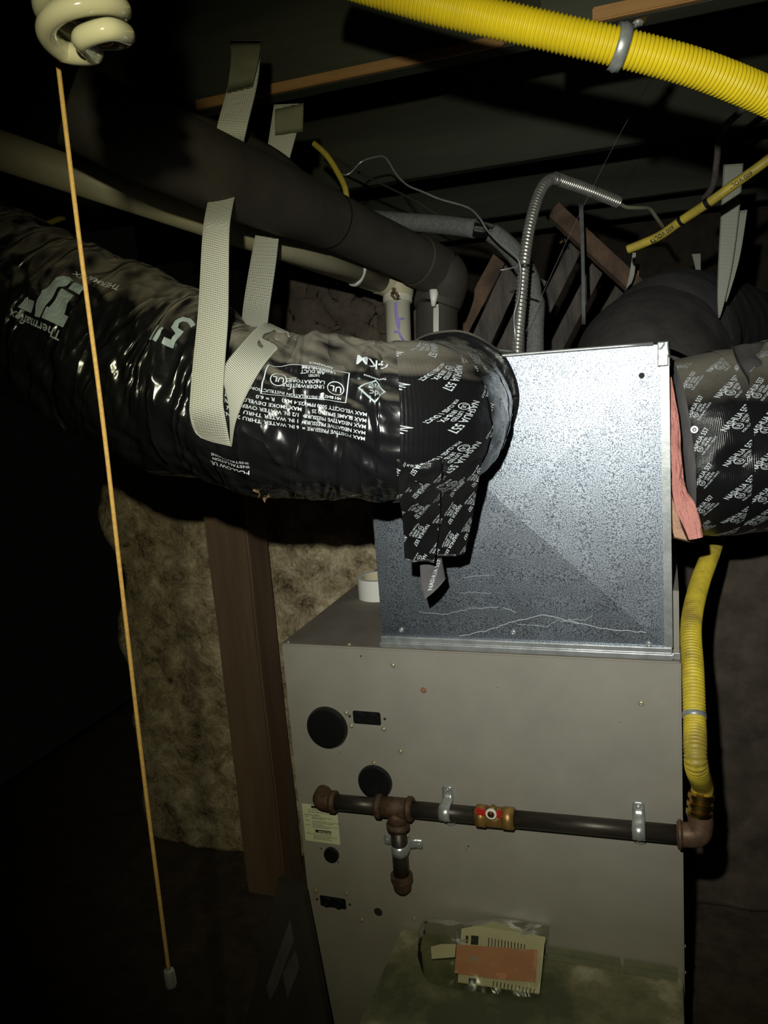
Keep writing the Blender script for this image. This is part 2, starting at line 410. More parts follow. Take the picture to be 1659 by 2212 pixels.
def ink(name, g, fn, m, parent, clip=None, step=None):
    bm = bmesh.new(); vs = [bm.verts.new((x, y, 0)) for x, y in g[0]]
    for f in g[1]:
        try: bm.faces.new([vs[i] for i in f])
        except ValueError: pass
    def cut(co, no, clear):
        bmesh.ops.bisect_plane(bm, geom=bm.verts[:] + bm.edges[:] + bm.faces[:], plane_co=co, plane_no=no, clear_outer=clear)
    if clip:
        cut((clip[0],0,0), (-1,0,0), True); cut((clip[1],0,0), (1,0,0), True)
        cut((0,clip[2],0), (0,-1,0), True); cut((0,clip[3],0), (0,1,0), True)
    if step and bm.verts:
        xs = [v.co.x for v in bm.verts]; ys = [v.co.y for v in bm.verts]
        x = min(xs) + step
        while x < max(xs): cut((x,0,0), (1,0,0), False); x += step
        y = min(ys) + step
        while y < max(ys): cut((0,y,0), (0,1,0), False); y += step
    if not bm.verts: bm.free(); return None
    bmesh.ops.triangulate(bm, faces=bm.faces)
    for v in bm.verts: v.co = fn(v.co.x, v.co.y)
    me = bpy.data.meshes.new(name); bm.to_mesh(me); bm.free()
    return link(name, me, m, parent, False)
def motif():
    a = text2d('NASHUA 557', .0098, .03, .80)
    return join2d([a, xf(text2d('LISTED', .0046, .02), .0185, -.0052), xf(text2d('181B-FX', .0046, .02), .0185, -.0098),
                   xf(text2d('FOR CLASS 1 DUCT', .0038, .015), .005, -.0142),
                   ring2d(.0115, -.0048, .0048, .0008), xf(text2d('UL', .0055, .03), .0084, -.0066)])
MOT = motif()
def tape_print(name, fn, x0, x1, y0, y1, rot, parent, phase=0, dx=.040, dy=.056):
    gs = []; c = 0
    x = x0 - dx
    while x < x1 + dx:
        y = y0 - dy + ((c * .5 + phase) % 1) * dy
        while y < y1 + dy:
            gs.append(xf(MOT, x, y, rot)); y += dy
        x += dx; c += 1
    return ink(name, join2d(gs), fn, M['print_w'], parent, (x0, x1, y0, y1), .012)

# ------------------------------------------------------------------ setting
def rough_grid(name, fn, nu, nv, m):
    vs = [fn(i / nu, j / nv) for j in range(nv + 1) for i in range(nu + 1)]
    fs = [(j*(nu+1)+i, j*(nu+1)+i+1, (j+1)*(nu+1)+i+1, (j+1)*(nu+1)+i) for j in range(nv) for i in range(nu)]
    o = newmesh(name, vs, fs, m); o['kind'] = 'structure'
    md = o.modifiers.new('s', 'SOLIDIFY'); md.thickness = .08; md.offset = 0
    return o
WX0 = PY(262, 1300, .72).x; XCUT = PY(905, 700, .74).x
def wall_l(u, v):
    x = WX0 + .02*noise.noise(Vector((v*7, 1, 2)))*3*(1-u) + (.62 - WX0) * u; top = 1.42 - .03*noise.noise(Vector((x*9, 3, 0))) - .04*u
    if x > XCUT: top = 1.36 + .02*noise.noise(Vector((x*9, 3, 0)))
    z = top * v
    p = Vector((x*6, z*6, 0))
    return Vector((x, .74 + .03*noise.noise(p*.6) + .012*noise.noise(p*2.7), z))
rough_grid('wall_back', wall_l, 90, 130, M['stone'])
UX0, UX1 = PY(630, 700, .76).x, PY(905, 700, .76).x
rough_grid('wall_back', lambda u, v: Vector((UX0 + (UX1-UX0)*u, .77 + .03*noise.noise(Vector((u*4, v*5, 3))) + .01*noise.noise(Vector((u*12, v*14, 3))), 1.40 + (.41 + .02*noise.noise(Vector((u*5,1,1))))*v)), 50, 60, M['earth'])
def wall_r(u, v):
    x = .60 + 1.6 * u; z = 1.28 * v; p = Vector((x*5, z*5, 7))
    return Vector((x, .80 + .03*noise.noise(p*.6) + .012*noise.noise(p*3), z))
rough_grid('wall_right', wall_r, 110, 110, M['earth'])
rough_grid('floor', lambda u, v: Vector((-1.8 + 4.2*u, -1.9 + 4.6*v, .01*noise.noise(Vector((u*30, v*30, 0))) - .04)), 60, 60, M['earth'])
o = box('ceiling', (-1.9, -.9, 2.42), (2.4, 3.6, 2.45), M['dark_metal']); o['kind'] = 'structure'
far = box('wall_far', (-1.9, 3.5, 0), (2.4, 3.56, 2.42), M['earth']); far['kind'] = 'structure'

ZJ = 2.12
def joist_y(px, py, z): return PZ(px, py, z).y
y0 = joist_y(1430, 22, 2.0); y1 = joist_y(770, 168, ZJ); y2 = joist_y(1200, 335, ZJ); y3 = joist_y(1290, 438, ZJ)
print('joists', y0, y1, y2, y3)
JL = ['nearest old ceiling joist at the top right above the yellow hose', 'ceiling joist with raw orange strip that the silver straps hang from',
      'dark ceiling joist with a bored hole, third from front', 'dark ceiling joist above the coiled metal conduit', 'farthest dark joist deep in the ceiling']
js = []
for i, (y, z) in enumerate(((y0, 2.0), (y1, ZJ), (y2, ZJ), (y3, ZJ), (y3 + .5, ZJ))):
    x0 = -1.8 if i else .55
    j = thing('ceiling_joist', JL[i], 'joist', 'floor joists overhead')
    n = 60; vs = []; fs = []
    bm = bmesh.new(); bm_box(bm, (x0, y, z), (2.3, y + .05, 2.42 if i else 2.2), .003)
    bm_obj('beam', bm, M['wood'], j)
    if i < 2:
        a, b = ((1.0, 1.75) if i == 0 else (-.35, .62))
        xa = PZ(1280, 47, z).x if i == 0 else PZ(430, 240, z).x; xb = 2.3 if i == 0 else PZ(1100, 118, z).x
        box('raw_strip', (xa, y - .012, z + .0), (xb, y - .0005, z + .020), M['wood_raw'], j, .002)['label'] = 'raw orange strip of wood'
    if i == 2:
        hp = PY(1294, 264, y); cyl('bored_hole', hp + Vector((0,-.002,0)), hp + Vector((0,.004,0)), .014, M['print_k'], j)
    settle(j, (x0, y, z)); js.append(j)

# timber post
post = thing('timber_post', 'rough brown square timber post left of the furnace', 'post')
ty = .52
a, b = PY(430, 1080, ty), PY(526, 1105, ty); px0, px1 = a.x + .005, b.x
bm = bmesh.new(); bm_box(bm, (px0, ty, 0), (px1, ty + .12, 1.60), .006)
bmesh.ops.subdivide_edges(bm, edges=[e for e in bm.edges if abs(e.verts[0].co.z - e.verts[1].co.z) > 1], cuts=30)
for v_ in bm.verts: v_.co.x += .004*noise.noise(v_.co*4); v_.co.y += .003*noise.noise(v_.co*5 + Vector((3,1,1)))
bm_obj('timber', bm, M['wood_post'], post)
settle(post, (px0, ty, 0))

# ------------------------------------------------------------------ furnace
W = .74; Z0 = 1.0
F = thing('furnace', 'tall grey-beige sheet metal furnace cabinet with black round plugs', 'furnace')
box('cabinet', (0, 0, .02), (W, .56, Z0 - .001), M['paint'], F, .003)
box('top_panel', (.001, .001, Z0 - .0008), (W - .001, .559, Z0 + .0004), M['paint_top'], F)['label'] = 'dusty brown top panel'
def onf(px, py, y=0): return PY(px, py, y)
def plug(px, py, rpx, depth=.012, m='black_plastic', name='knockout_plug'):
    c = onf(px, py); r = (onf(px + rpx, py) - c).length
    return lathe(name, c + Vector((0,.001,0)), Vector((0,-1,0)), [(0, r), (depth*.5, r), (depth, r*.93), (depth*1.05, r*.6), (depth*1.05, .001)], M[m], F, 48)
plug(708, 1570, 43); plug(811, 1688, 36, .010); plug(717, 1845, 15.5, .008); plug(817, 1970, 9.5, .001, 'print_k', 'open_hole')
plug(683, 1692, 23, .0008, 'print_k', 'open_hole')
for (px, py, hw, hh) in ((793, 1550, 29.5, 15.5), (720, 1948, 27, 14)):
    c = onf(px, py); k = (onf(px + hw, py) - c).length; h = hh / FPX * 1.45
    g_ = box('grommet_plate', (c.x - k, -.004, c.z - h), (c.x + k, .001, c.z + h), M['black_plastic'], F, .0018)
    for s in (-.45, .45):
        lathe('cable_grommet', Vector((c.x + s*k, -.0035, c.z)), Vector((0,-1,0)), [(0,.0115),(.003,.0105),(.003,.006),(.001,.005),(.001,.001)], M['black_plastic'], g_, 24)
    for s in (-1.28, 1.28): lathe('pin_hole', Vector((c.x + s*k, .001, c.z)), Vector((0,-1,0)), [(0,.0028),(.0016,.0028),(.0018,.0005)], M['print_k'], F, 12)
for px, py in ((694, 1833), (731, 1862), (780, 1417)):
    c = onf(px, py); lathe('pin_hole', c, Vector((0,-1,0)), [(0,.0016),(.0012,.0015),(.0014,.0005)], M['print_k'], F, 10)
def screw(c, ax, r=.0042, m='screw', parent=F):
    ax = ax.normalized()
    o_ = lathe('screw', c, ax, [(0, r*1.35), (.0006, r*1.35), (.0007, r*.85), (.0028, r*.8), (.0034, r*.55), (.0030, r*.3), (.003, .0001)], M[m], parent, 12)
    return o_
for px, py in ((849,1437),(1385,1519),(829,1575),(759,1568),(865,1623),(808,1648),(880,1805),(682,1925),(748,1930),(781,1988),(895,1985),(748,1540)):
    screw(onf(px, py), Vector((0,-1,0)))
screw(onf(915, 1491), Vector((0,-1,0)), .0045, 'rust_screw')
for px, py in ((621,1389),(753,1394)): screw(PZ(px, py, Z0) + Vector((0,.004,0)), Vector((0,0,1)))
for px, py in ((1484, 2127), (1486, 2070)): screw(Vector((W, .03, onf(px, py).z)), Vector((1,0,0)))
# chips in the paint
for px, py, rr in ((1012,1828,.0016),(1008,1835,.0010),(803,1762,.0013),(733,1625,.0010),(1075,1485,.0009),(1340,1560,.0008)):
    c = onf(px, py); lathe('paint_chip', c, Vector((0,-1,0)), [(0,rr),(.0004,rr)], M['print_k'], F, 7)
# warning sticker
lb0, lb1 = onf(652, 1735), onf(735, 1820); lw = lb1.x - lb0.x; lh = lb0.z - onf(655, 1814).z
Lb = box('warning_label', (lb0.x, -.0009, lb0.z - lh), (lb0.x + lw, -.0001, lb0.z), M['label'], F, .0003)
u = lw / 100
gs = []; hdr = [poly2d([(27,2),(72,2),(72,9),(27,9)]), poly2d([(32,66),(78,66),(78,74),(32,74)]), poly2d([(73,10),(77,10),(84,18),(78,16)])]
def ln(t, x, y, s=3.6, b=.03): gs.append(xf(text2d(t, s, b), x, -(y + s*.75)))
ln('THIS APPLIANCE IS EQUIPPED WITH', 16, 12, 4.3); ln('MULTIPLE SPARK TEST LOCATIONS', 16, 18, 4.5)
ln('BURNER REQUIREMENTS', 5, 26, 4); ln('FLOW', 5, 31); ln('MANIFOLD BURNER INPUT RATING', 26, 31); ln('MINIMUM CLEARANCES', 26, 35)
ln('NORMAL', 5, 42); ln('START BURNER SEQUENCE ONLY. THEN TURN', 26, 42); ln('OUT THE VALVE HANDLE COMPLETE', 26, 46); ln('BEFORE LIGHTING', 26, 50)
ln('SERVICE', 5, 54); ln('SHUT FURNACE MANUAL VALVE. WAIT FIVE', 26, 54); ln('MINUTES BEFORE RELIGHTING', 26, 58)
ln('INSTALLER NOTE: THIS APPLIANCE MUST BE A', 5, 77); ln('PROPER VENTING. SEE THE MANUAL FOR', 25, 82); ln('INSTALLATION AND SAFETY', 25, 86); ln('AND SERVICE OF INSTALLATION', 25, 90)
hd = [([(x, -y) for x, y in v], f) for v, f in hdr]
LS = lh / 100
fl = lambda x, y: Vector((lb0.x + x*u, -.0012, lb0.z + y*LS))
ink('label_lettering', join2d(gs), fl, M['print_k'], Lb)
for h_ in hd: ink('label_banner', h_, fl, M['print_k'], Lb)
ink('banner_lettering', xf(text2d('IMPORTANT', 7, .03), 41, -73), lambda x, y: fl(x, y) + Vector((0,-.0003,0)), M['label'], Lb)
settle(F, (W/2, 0, .02))

# ------------------------------------------------------------------ plenum
PL = thing('supply_plenum', 'square galvanized sheet metal plenum standing on the furnace', 'plenum')
XL, XR, ZT = .2097, .7243, 1.5209
pd = .38; y_ = .012
c = Vector(((XL+XR)/2, y_ - .010, (Z0+ZT)/2)); zb = Z0 + .012
vs = [Vector((XL,y_,zb)), Vector((XR,y_,zb)), Vector((XR,y_,ZT)), Vector((XL,y_,ZT)), c,
      Vector((XL,y_+pd,zb)), Vector((XR,y_+pd,zb)), Vector((XR,y_+pd,ZT)), Vector((XL,y_+pd,ZT))]
newmesh('sheet_body', vs, [(0,1,4),(1,2,4),(2,3,4),(3,0,4),(1,6,7,2),(6,5,8,7),(5,0,3,8),(3,2,7,8),(0,5,6,1)], M['galv'], PL, False)
box('bottom_flange', (XL-.004, y_-.010, Z0+.0005), (XR+.004, y_+.002, Z0+.011), M['galv_plain'], PL, .002)
box('bottom_flange', (XL-.002, y_-.006, Z0+.011), (XR+.002, y_-.0005, Z0+.021), M['galv_plain'], PL, .0015)
box('top_flange', (XL+.1, y_-.004, ZT-.022), (XR-.03, y_-.0006, ZT+.002), M['galv'], PL, .001)
box('side_seam', (XR-.010, y_-.0035, Z0+.02), (XR+.003, y_-.0002, ZT-.02), M['galv_plain'], PL, .001)
box('corner_flange', (XR+.002, y_-.004, Z0+.0005), (W-.001, y_+.0015, Z0+.012), M['galv_plain'], PL, .001)
box('side_flange', (XR+.001, y_+.03, Z0+.0), (XR+.014, y_+pd, Z0+.11), M['paint'], PL, .001)
# crumpled foil tape folded over the top corner
vs = []; fs = []
for i in range(13):
    for j in range(17):
        u_, v_ = i/12, j/16
        p = Vector((XR - .014 + .019*u_, y_ - .005, ZT - .034 + .038*v_)); nn = noise.noise(p*90)
        p.y += -.0025*abs(nn) - .001*noise.noise(p*150) + (.02*(u_-.85)/.15 if u_ > .85 else 0)
        p.x += .001*nn; p.y = min(p.y, y_ - .0055) if u_ < .85 else p.y; vs.append(p)
for i in range(12):
    for j in range(16):
        a = i*17+j; fs.append((a, a+17, a+18, a+1))
o = newmesh('foil_corner', vs, fs, M['zinc'], PL); md = o.modifiers.new('s','SOLIDIFY'); md.thickness = .0006
tube('top_edge_hem', [Vector((XL+.02,y_-.004,ZT+.002)), Vector((XR-.02,y_-.004,ZT+.002))], .003, M['galv_plain'], PL, 10, 8)
for px, py in ((867,1361),(1109,1366),(1402,1391),(1092,826),(1386,811),(1113,1404),(862,1396)):
    screw(PY(px, py, y_-.003), Vector((0,-1,0)), .0035, 'zinc' if py > 1000 else 'print_k', PL)
# scratches scribed in the zinc
def scratch(pts, wd=.0006):
    wd *= .6
    ps = [PY(x, y, y_ - .0105) for x, y in pts]
    vs = []
    for i, p in enumerate(ps):
        # follow the slightly raised panel
        k = max(abs(p.x - c.x)/((XR-XL)/2), abs(p.z - c.z)/((ZT-Z0)/2)); yy = y_ - .010*(1-min(1,k)) - .0004
        vs += [Vector((p.x, yy, p.z + wd)), Vector((p.x, yy, p.z - wd))]
    newmesh('scratch', vs, [(2*i, 2*i+1, 2*i+3, 2*i+2) for i in range(len(ps)-1)], M['scr'], PL, False)
M['scr'] = mat('scratched_zinc', (.8,.83,.88), .6, .5)
def dens(pts, n=8, j=1.5):
    out = []
    for a, b in zip(pts, pts[1:]):
        for i in range(n): out.append((a[0]+(b[0]-a[0])*i/n + random.uniform(-j,j)*.3, a[1]+(b[1]-a[1])*i/n + random.uniform(-j,j)))
    return out + [pts[-1]]
scratch(dens([(990,1379),(1050,1365),(1110,1345),(1175,1331),(1230,1345),(1310,1362),(1395,1370)]), .0007)
scratch(dens([(1113,1352),(1180,1357),(1200,1343),(1250,1350)]), .0004)
scratch(dens([(903,1324),(960,1330),(1010,1318),(1075,1314)]), .0004)
scratch(dens([(1085,1316),(1100,1320),(1113,1326)]), .0005); scratch(dens([(1225,1340),(1262,1343),(1280,1331)]), .0004)
scratch(dens([(1000,1248),(1068,1244)]), .0003); scratch(dens([(990,1284),(1020,1281),(1060,1283)]), .0003)
settle(PL, ((XL+XR)/2, y_, Z0))

# white tape roll on the furnace top
tb = PZ(797, 1300, Z0 + .0005); ax = Vector((0,0,1)); tr = .049; th = .048
tc_ = Vector((tb.x + .010, tb.y + .046, Z0 + .0006))
T = thing('tape_roll', 'white roll of foil tape lying on the furnace top', 'tape')
def ringmesh(name, ro, ri, z0, z1, m, parent):
    return lathe_ring(name, tc_, ro, ri, z0, z1, m, parent)
def lathe_ring(name, cc, ro, ri, z0, z1, m, parent, seg=48):
    prof = [(ri, z0), (ro, z0), (ro, z1), (ri, z1)]; vs = []; fs = []
    for j in range(seg):
        t = 2*PI*j/seg
        for r, z in prof: vs.append(cc + Vector((r*math.cos(t), r*math.sin(t), z)))
    for j in range(seg):
        k = (j+1) % seg
        for q in range(4): fs.append((j*4+q, k*4+q, k*4+(q+1)%4, j*4+(q+1)%4))
    o = newmesh(name, vs, fs, m, parent); o.data.set_sharp_from_angle(angle=math.radians(35)); return o
ringmesh('tape_winding', tr, .0385, 0, th, M['white'], T)
ringmesh('cardboard_core', .0384, .036, 0, th - .001, M['paper'], T)
t_ = text2d('CO', .012, .02)
ink('core_lettering', t_, lambda x, y: tc_ + Vector(((.0357)*math.cos(1.1 - x/.0357), .0357*math.sin(1.1 - x/.0357), .022 + y)), M['print_k'], T)
settle(T, tc_)

# ------------------------------------------------------------------ gas pipe
yp = -.0245
def pp(px, py, y=yp): return PY(px, py, y)
G = thing('gas_pipe', 'rusty black iron gas pipe running across the furnace front', 'pipe')
rp = .0155
pA, pB = pp(700, 1730), pp(1478, 1803); dirp = (pB - pA).normalized()
def onp(px): # point on the pipe at a picture column
    a_, b_ = 0, 1
    for _ in range(30):
        m_ = (a_+b_)/2; q = Rc.transposed() @ (pA.lerp(pB, m_) - CAM); x = 829.5 + FPX*q.x/q.y
        if x < px: a_ = m_
        else: b_ = m_
    return pA.lerp(pB, a_)
cyl('pipe', onp(715), onp(830), rp*.98, M['steel'], G); cyl('pipe', onp(880), onp(1035), rp, M['steel'], G); cyl('pipe', onp(1095), onp(1465), rp, M['steel'], G)
# elbow turning into the cabinet
e0 = onp(690)
el = Sweep([(e0 + dirp*.022, .0185), (e0 + dirp*.008, .0185), (e0 + Vector((-.005,.003,.001)), .019), (e0 + Vector((-.008,.012,.003)), .0178), (e0 + Vector((-.009,.024,.004)), .017)], 30)
E1 = el.mesh('elbow', M['rust'], G, 28)
cyl('elbow_collar', e0 + dirp*.014, e0 + dirp*.027, .0215, M['rust'], E1, bevel=.002)
# tee
t0 = onp(853); dn = (pp(871, 1890) - pp(861, 1745)).normalized()
TE = cyl('tee', onp(822), onp(884), .0195, M['rust'], G, bevel=.002)
for s, e in ((812, 826), (878, 892)): cyl('tee_collar', onp(s), onp(e), .0235, M['rust'], TE, bevel=.003)
t1 = onp(857); cyl('tee_branch', t1, t1 + dn*.042, .0185, M['rust'], TE)
cyl('tee_collar', t1 + dn*.030, t1 + dn*.046, .0225, M['rust'], TE, bevel=.003)
cyl('drip_leg', t1 + dn*.04, t1 + dn*.148, rp, M['steel'], G)
lathe('drip_cap', t1 + dn*.142, dn, [(0,.019),(.001,.0215),(.012,.0215),(.014,.0185),(.03,.017),(.036,.012),(.037,.001)], M['rust'], G)
# valve
v0, v1 = onp(1028), onp(1112); VM = (v0+v1)/2
VB = cyl('valve_body', v0.lerp(v1,.25), v0.lerp(v1,.72), .0185, M['brass_rust'], G, bevel=.003)
cyl('valve_nut', v0, v0.lerp(v1,.3), .0205, M['brass_rust'], VB, 8, bevel=.002); cyl('valve_nut', v0.lerp(v1,.68), v1, .0205, M['brass_rust'], VB, 8, bevel=.002)
hc = PY(1061, 1758, yp - .024)
dz = Vector((0,0,1)); upp = dirp.cross(Vector((0,-1,0))).normalized(); upp = -upp if upp.z < 0 else upp
hp = [(-.0275,.0075),(-.023,.0075),(-.011,.0050),(.011,.0050),(.016,.0072),(.0195,.0072),(.0195,-.0068),(.016,-.0068),(.011,-.0050),(-.011,-.0050),(-.023,-.0040),(-.0275,-.0040)]
HD = prism('lever_handle', [hc + dirp*a + upp*b for a, b in hp], Vector((0,.004,0)), M['red'], VB); HD['label'] = 'red lever handle'
cyl('valve_stem', hc + Vector((0,.022,0)), hc + Vector((0,-.003,0)), .006, M['brass'], VB)
lathe('handle_cap', hc + Vector((0,.001,0)), Vector((0,-1,0)), [(0,.0102),(.003,.0102),(.0036,.0095),(.0036,.001)], M['white'], HD)
lathe('handle_nut', hc + Vector((0,-.002,0)), Vector((0,-1,0)), [(0,.0030),(.0035,.0030),(.004,.0015),(.004,.0003)], M['brass'], HD, 6)
ink('cap_ring', ring2d(0,0,.0068,.0004), lambda x, y: hc + dirp*x + upp*y + Vector((0,-.0029,0)), M['print_k'], HD)
# end elbow outside the cabinet
e2 = pp(1500, 1800, yp); up2 = (pp(1507, 1735, yp + .01) - e2).normalized()
el = Sweep([(onp(1468), .0205), (onp(1484), .0205), (e2 + Vector((.004,0,-.0)), .0215), (e2 + up2*.018 + Vector((.008,0,0)), .0205), (e2 + up2*.036 + Vector((.004,0,0)), .0205)], 30)
E2 = el.mesh('elbow', M['rust_dark'], G, 28); cyl('elbow_collar', onp(1462), onp(1476), .0245, M['rust_dark'], E2, bevel=.003)
settle(G, onp(1000))
# pipe clamps
def clamp(pc, along, r, label, horizontal):
    C_ = thing('pipe_clamp', label, 'clamp', 'two-hole zinc pipe clamps on the gas pipe')
    side = along.cross(Vector((0,-1,0))).normalized(); vs = []; fs = []; w_ = .0105
    prof = []
    R_ = r + .0006; back = -pc.y - .0015
    prof += [(-.040, -back), (-.036, -back), (-.027, -back), (-R_, -back + .004), (-R_, 0)]
    for i in range(1, 12): t = PI - PI*i/12; prof.append((R_*math.cos(t), R_*math.sin(t)))
    prof += [(R_, 0), (R_, -back+.004), (.027, -back), (.036, -back), (.040, -back)]
    for k, (s_, o_) in enumerate(prof):
        for q, wv in enumerate((-w_, -w_*.35, 0, w_*.35, w_)):
            rib = .0022 if (q == 2 and 4 <= k <= len(prof)-5) else 0
            nrm = Vector((0,-1,0)) * (o_ + rib)
            vs.append(pc + side*s_ + nrm + along*wv*(.8 if k in (0, len(prof)-1) else 1))
    for k in range(len(prof)-1):
        for q in range(4):
            a_ = k*5+q; fs.append((a_, a_+1, a_+6, a_+5))
    o_ = newmesh('clamp_band', vs, fs, M['zinc'], C_); md = o_.modifiers.new('s','SOLIDIFY'); md.thickness = .0016; md.offset = 1
    for s_ in (-.033, .033):
        screw(Vector((pc.x, 0, pc.z)) + side*s_ + Vector((0,-.004,0)), Vector((0,-1,0)), .0055, 'zinc', C_)
    settle(C_, (pc.x, 0, pc.z))
clamp(onp(963), dirp, rp, 'zinc clamp on gas pipe left of the red valve handle', True)
clamp(onp(1380), dirp, rp, 'zinc clamp on gas pipe near the right edge of the furnace', True)
clamp(t1 + dn*.088, dn, rp, 'zinc clamp around the vertical drip leg pipe', False)

# ------------------------------------------------------------------ yellow hoses
def hose(name, pts, r, label, m, pitch=.0052, amp=.06, smooth_from=None):
    H = thing(name, label, 'hose', None)
    sw = Sweep([(p, r) for p in pts], 260)
    k = int(sw.len / pitch)
    return H, sw, sw.mesh('hose_coating', m, H, 28, rings=k*6, caps=True, offf=lambda d, th: r*amp*(math.sin(2*PI*d/pitch)) )
dh = .95
H1, s1, _ = hose('yellow_gas_hose', [P(700,-60,.98), P(840,-18,.97), P(960,16,.96), P(1100,48,.95), P(1240,80,.945), P(1340,103,.945), P(1480,140,.95), P(1580,176,.96), P(1700,228,.98), P(1800,280,1.0)],
     .0205, 'bright yellow corrugated gas hose crossing under the ceiling', M['yellow'])
settle(H1, P(1340,95,dh))
yh = .02
hb = e2 + up2*.034 + Vector((.004,0,0))
hpts = [hb + up2*.028, hb + up2*.05, P(1499,1650,1.245), P(1490,1560,1.28), P(1484,1450,1.33), P(1489,1350,1.40), P(1510,1265,1.50), P(1537,1190,1.60), P(1556,1120,1.68), P(1565,1040,1.74)]
hpts = [Vector((max(p.x, .7585), p.y, p.z)) if i_ > 1 else p for i_, p in enumerate(hpts)]
H2, s2, _ = hose('yellow_gas_hose', hpts, .0172, 'yellow gas hose hanging down behind right edge of furnace', M['yellow_dirty'], .0058, .05)
nut = lathe('brass_nut', hb - up2*.004, up2, [(0,.0195),(.003,.0215),(.010,.0215),(.012,.018),(.015,.018),(.017,.0215),(.024,.0215),(.026,.018),(.029,.018),(.031,.021),(.038,.021),(.04,.019)], M['brass'], H2)
nut['label'] = 'brass end fitting'
d_ = s2.near(P(1487,1545,1.29)); s2.mesh('hose_band', M['zinc'], H2, 24, d0=d_-.004, d1=d_+.004, rings=3, off=.0015)['label'] = 'grey metal band'
settle(H2, hb)
# strap clamp that hangs the upper hose from the joist
CL = thing('hose_clamp', 'grey metal loop holding the yellow hose to the ceiling joist', 'clamp')
dc = s1.near(P(1338,100,.945)); vs = []; fs = []
for i in range(25):
    th_ = -.35 + (PI + .55) * i / 24
    for k in range(5):
        dd = dc + (k-2)*.0035; q = s1.pos(dd, th_, .0035 + (.0018 if k == 2 else 0)); vs.append(q)
top = P(1385, 45, 1.02)
for t_ in (.35, .7, 1.0):
    for k in range(5):
        a_ = vs[k]; vs.append(a_.lerp(top + (vs[k]-vs[2])*.9, t_))
order = [list(range(60+65+10, 60+65+15))] if 0 else None
for i in range(24):
    for k in range(4): a_ = i*5+k; fs.append((a_, a_+1, a_+6, a_+5))
prev = 0
for j in range(3):
    b_ = 125 + j*5
    for k in range(4): fs.append((prev+k, prev+k+1, b_+k+1, b_+k))
    prev = b_
o = newmesh('clamp_band', vs, fs, M['zinc'], CL); md = o.modifiers.new('s','SOLIDIFY'); md.thickness = .002
jb = PZ(1388, 40, 2.0)
prism('mounting_tab', [P(1368,62,1.005), P(1392,52,1.01), P(1398,38,1.03), P(1372,44,1.03)], Vector((0,0,.002)), M['brass_rust'], CL)
screw(P(1378,50,1.0), Vector((0,-.4,-1)), .005, 'zinc', CL)
settle(CL, top)

# ------------------------------------------------------------------ left flexible duct
def nz(x, y, z=0): return noise.noise(Vector((x, y, z)))
def wr(d, th):
    c_ = math.cos(th); s_ = math.sin(th)
    a = .009 * nz(d*16 + 2*c_, c_*1.3, s_*1.3) + .005 * nz(d*42 + c_*3, c_*2.5, s_*2.5 + 4)
    a += .0035 * (1 - abs(nz(d*30 + 5*c_, c_*4, s_*4 + 9))*2.4)
    k = math.exp(-((d - DS)/.035)**2)
    return a - .010*k
DP = [(P(-260,500,1.38),.135),(P(-60,600,1.33),.135),(P(120,700,1.29),.138),(P(260,765,1.26),.140),(P(380,828,1.24),.142),(P(465,862,1.22),.134),
      (P(540,885,1.20),.122),(P(620,900,1.185),.119),(P(720,906,1.18),.118),(P(810,914,1.18),.115),(P(875,914,1.185),.114),(P(925,907,1.225),.111),
      (P(954,893,1.30),.106),(P(967,876,1.37),.099),(PY(970,870,.008),.097)]
DS = 0; sd = Sweep(DP, 320, disp=wr); DS = sd.near(P(475,866,1.22))
D1 = thing('flexible_duct', 'shiny black flexible duct from upper left into plenum front', 'duct')
dT = sd.near(P(848,914,1.18))
sd.mesh('plastic_jacket', M['film'], D1, 140, d0=0, d1=dT+.02, rings=420)
sw2 = Sweep(DP, 320, disp=lambda d, th: wr(d, th)*.35)
tl = sd.len - dT
cuts = [(0, .42, .0), (.24, .62, .0012), (.5, .86, .0024), (.74, 1.0, .0036)]
for i, (a, b, h) in enumerate(cuts):
    sw2.mesh('tape_wrap', M['tape'], D1, 120, d0=dT + a*tl, d1=dT + b*tl, rings=26, off=.004 + h, caps=False,
             offf=lambda d, th: .0016*nz(d*50, math.cos(th)*3, math.sin(th)*3))['label'] = 'printed black foil tape'
    rr = sw2.rad(dT + (a+b)/2*tl)
    nb = (a + (.18 if i < 3 else .26)) if i < 3 else 1.0
    nb = cuts[i+1][0] if i < 3 else .93
    t0_, t1_ = .05, 2.7
    fn = (lambda hh, r0: (lambda x, y: sw2.pos(x, -y / r0, .0052 + hh + .0016*nz(x*50, math.cos(-y/r0)*3, math.sin(-y/r0)*3))))(h, rr)
    tape_print('tape_lettering', fn, dT + a*tl, dT + nb*tl, -t1_*rr, -t0_*rr, math.radians(240), D1, .3*i)
# ragged outer tape layers pressed on the plenum
def frill(d, th): return .010 + .010*abs(nz(th*6, 2, 1)) + .006*nz(th*22, d*80, 3)
fc = PY(970, 868, .003)
vs = []; fs = []
for j in range(121):
    t = 2*PI*j/120
    for i in range(9):
        r_ = .088 + (.032 + .008*nz(math.cos(t)*2, math.sin(t)*2, 5)) * i/8
        yy = y_ - .0008 - .020*(1-i/8)**1.5 - .006*abs(nz(math.cos(t)*7, math.sin(t)*7, i*.8))*(1 - i/9)
        vs.append(Vector((fc.x + r_*math.cos(t), yy - .005*(1 if i < 8 else .6), fc.z + r_*math.sin(t))))
for j in range(120):
    for i in range(8): a = j*9+i; fs.append((a, a+9, a+10, a+1))
o = newmesh('collar_tape', vs, fs, M['tape'], D1, True, [(v.x, v.z) for v in vs]); md = o.modifiers.new('s','SOLIDIFY'); md.thickness = .001
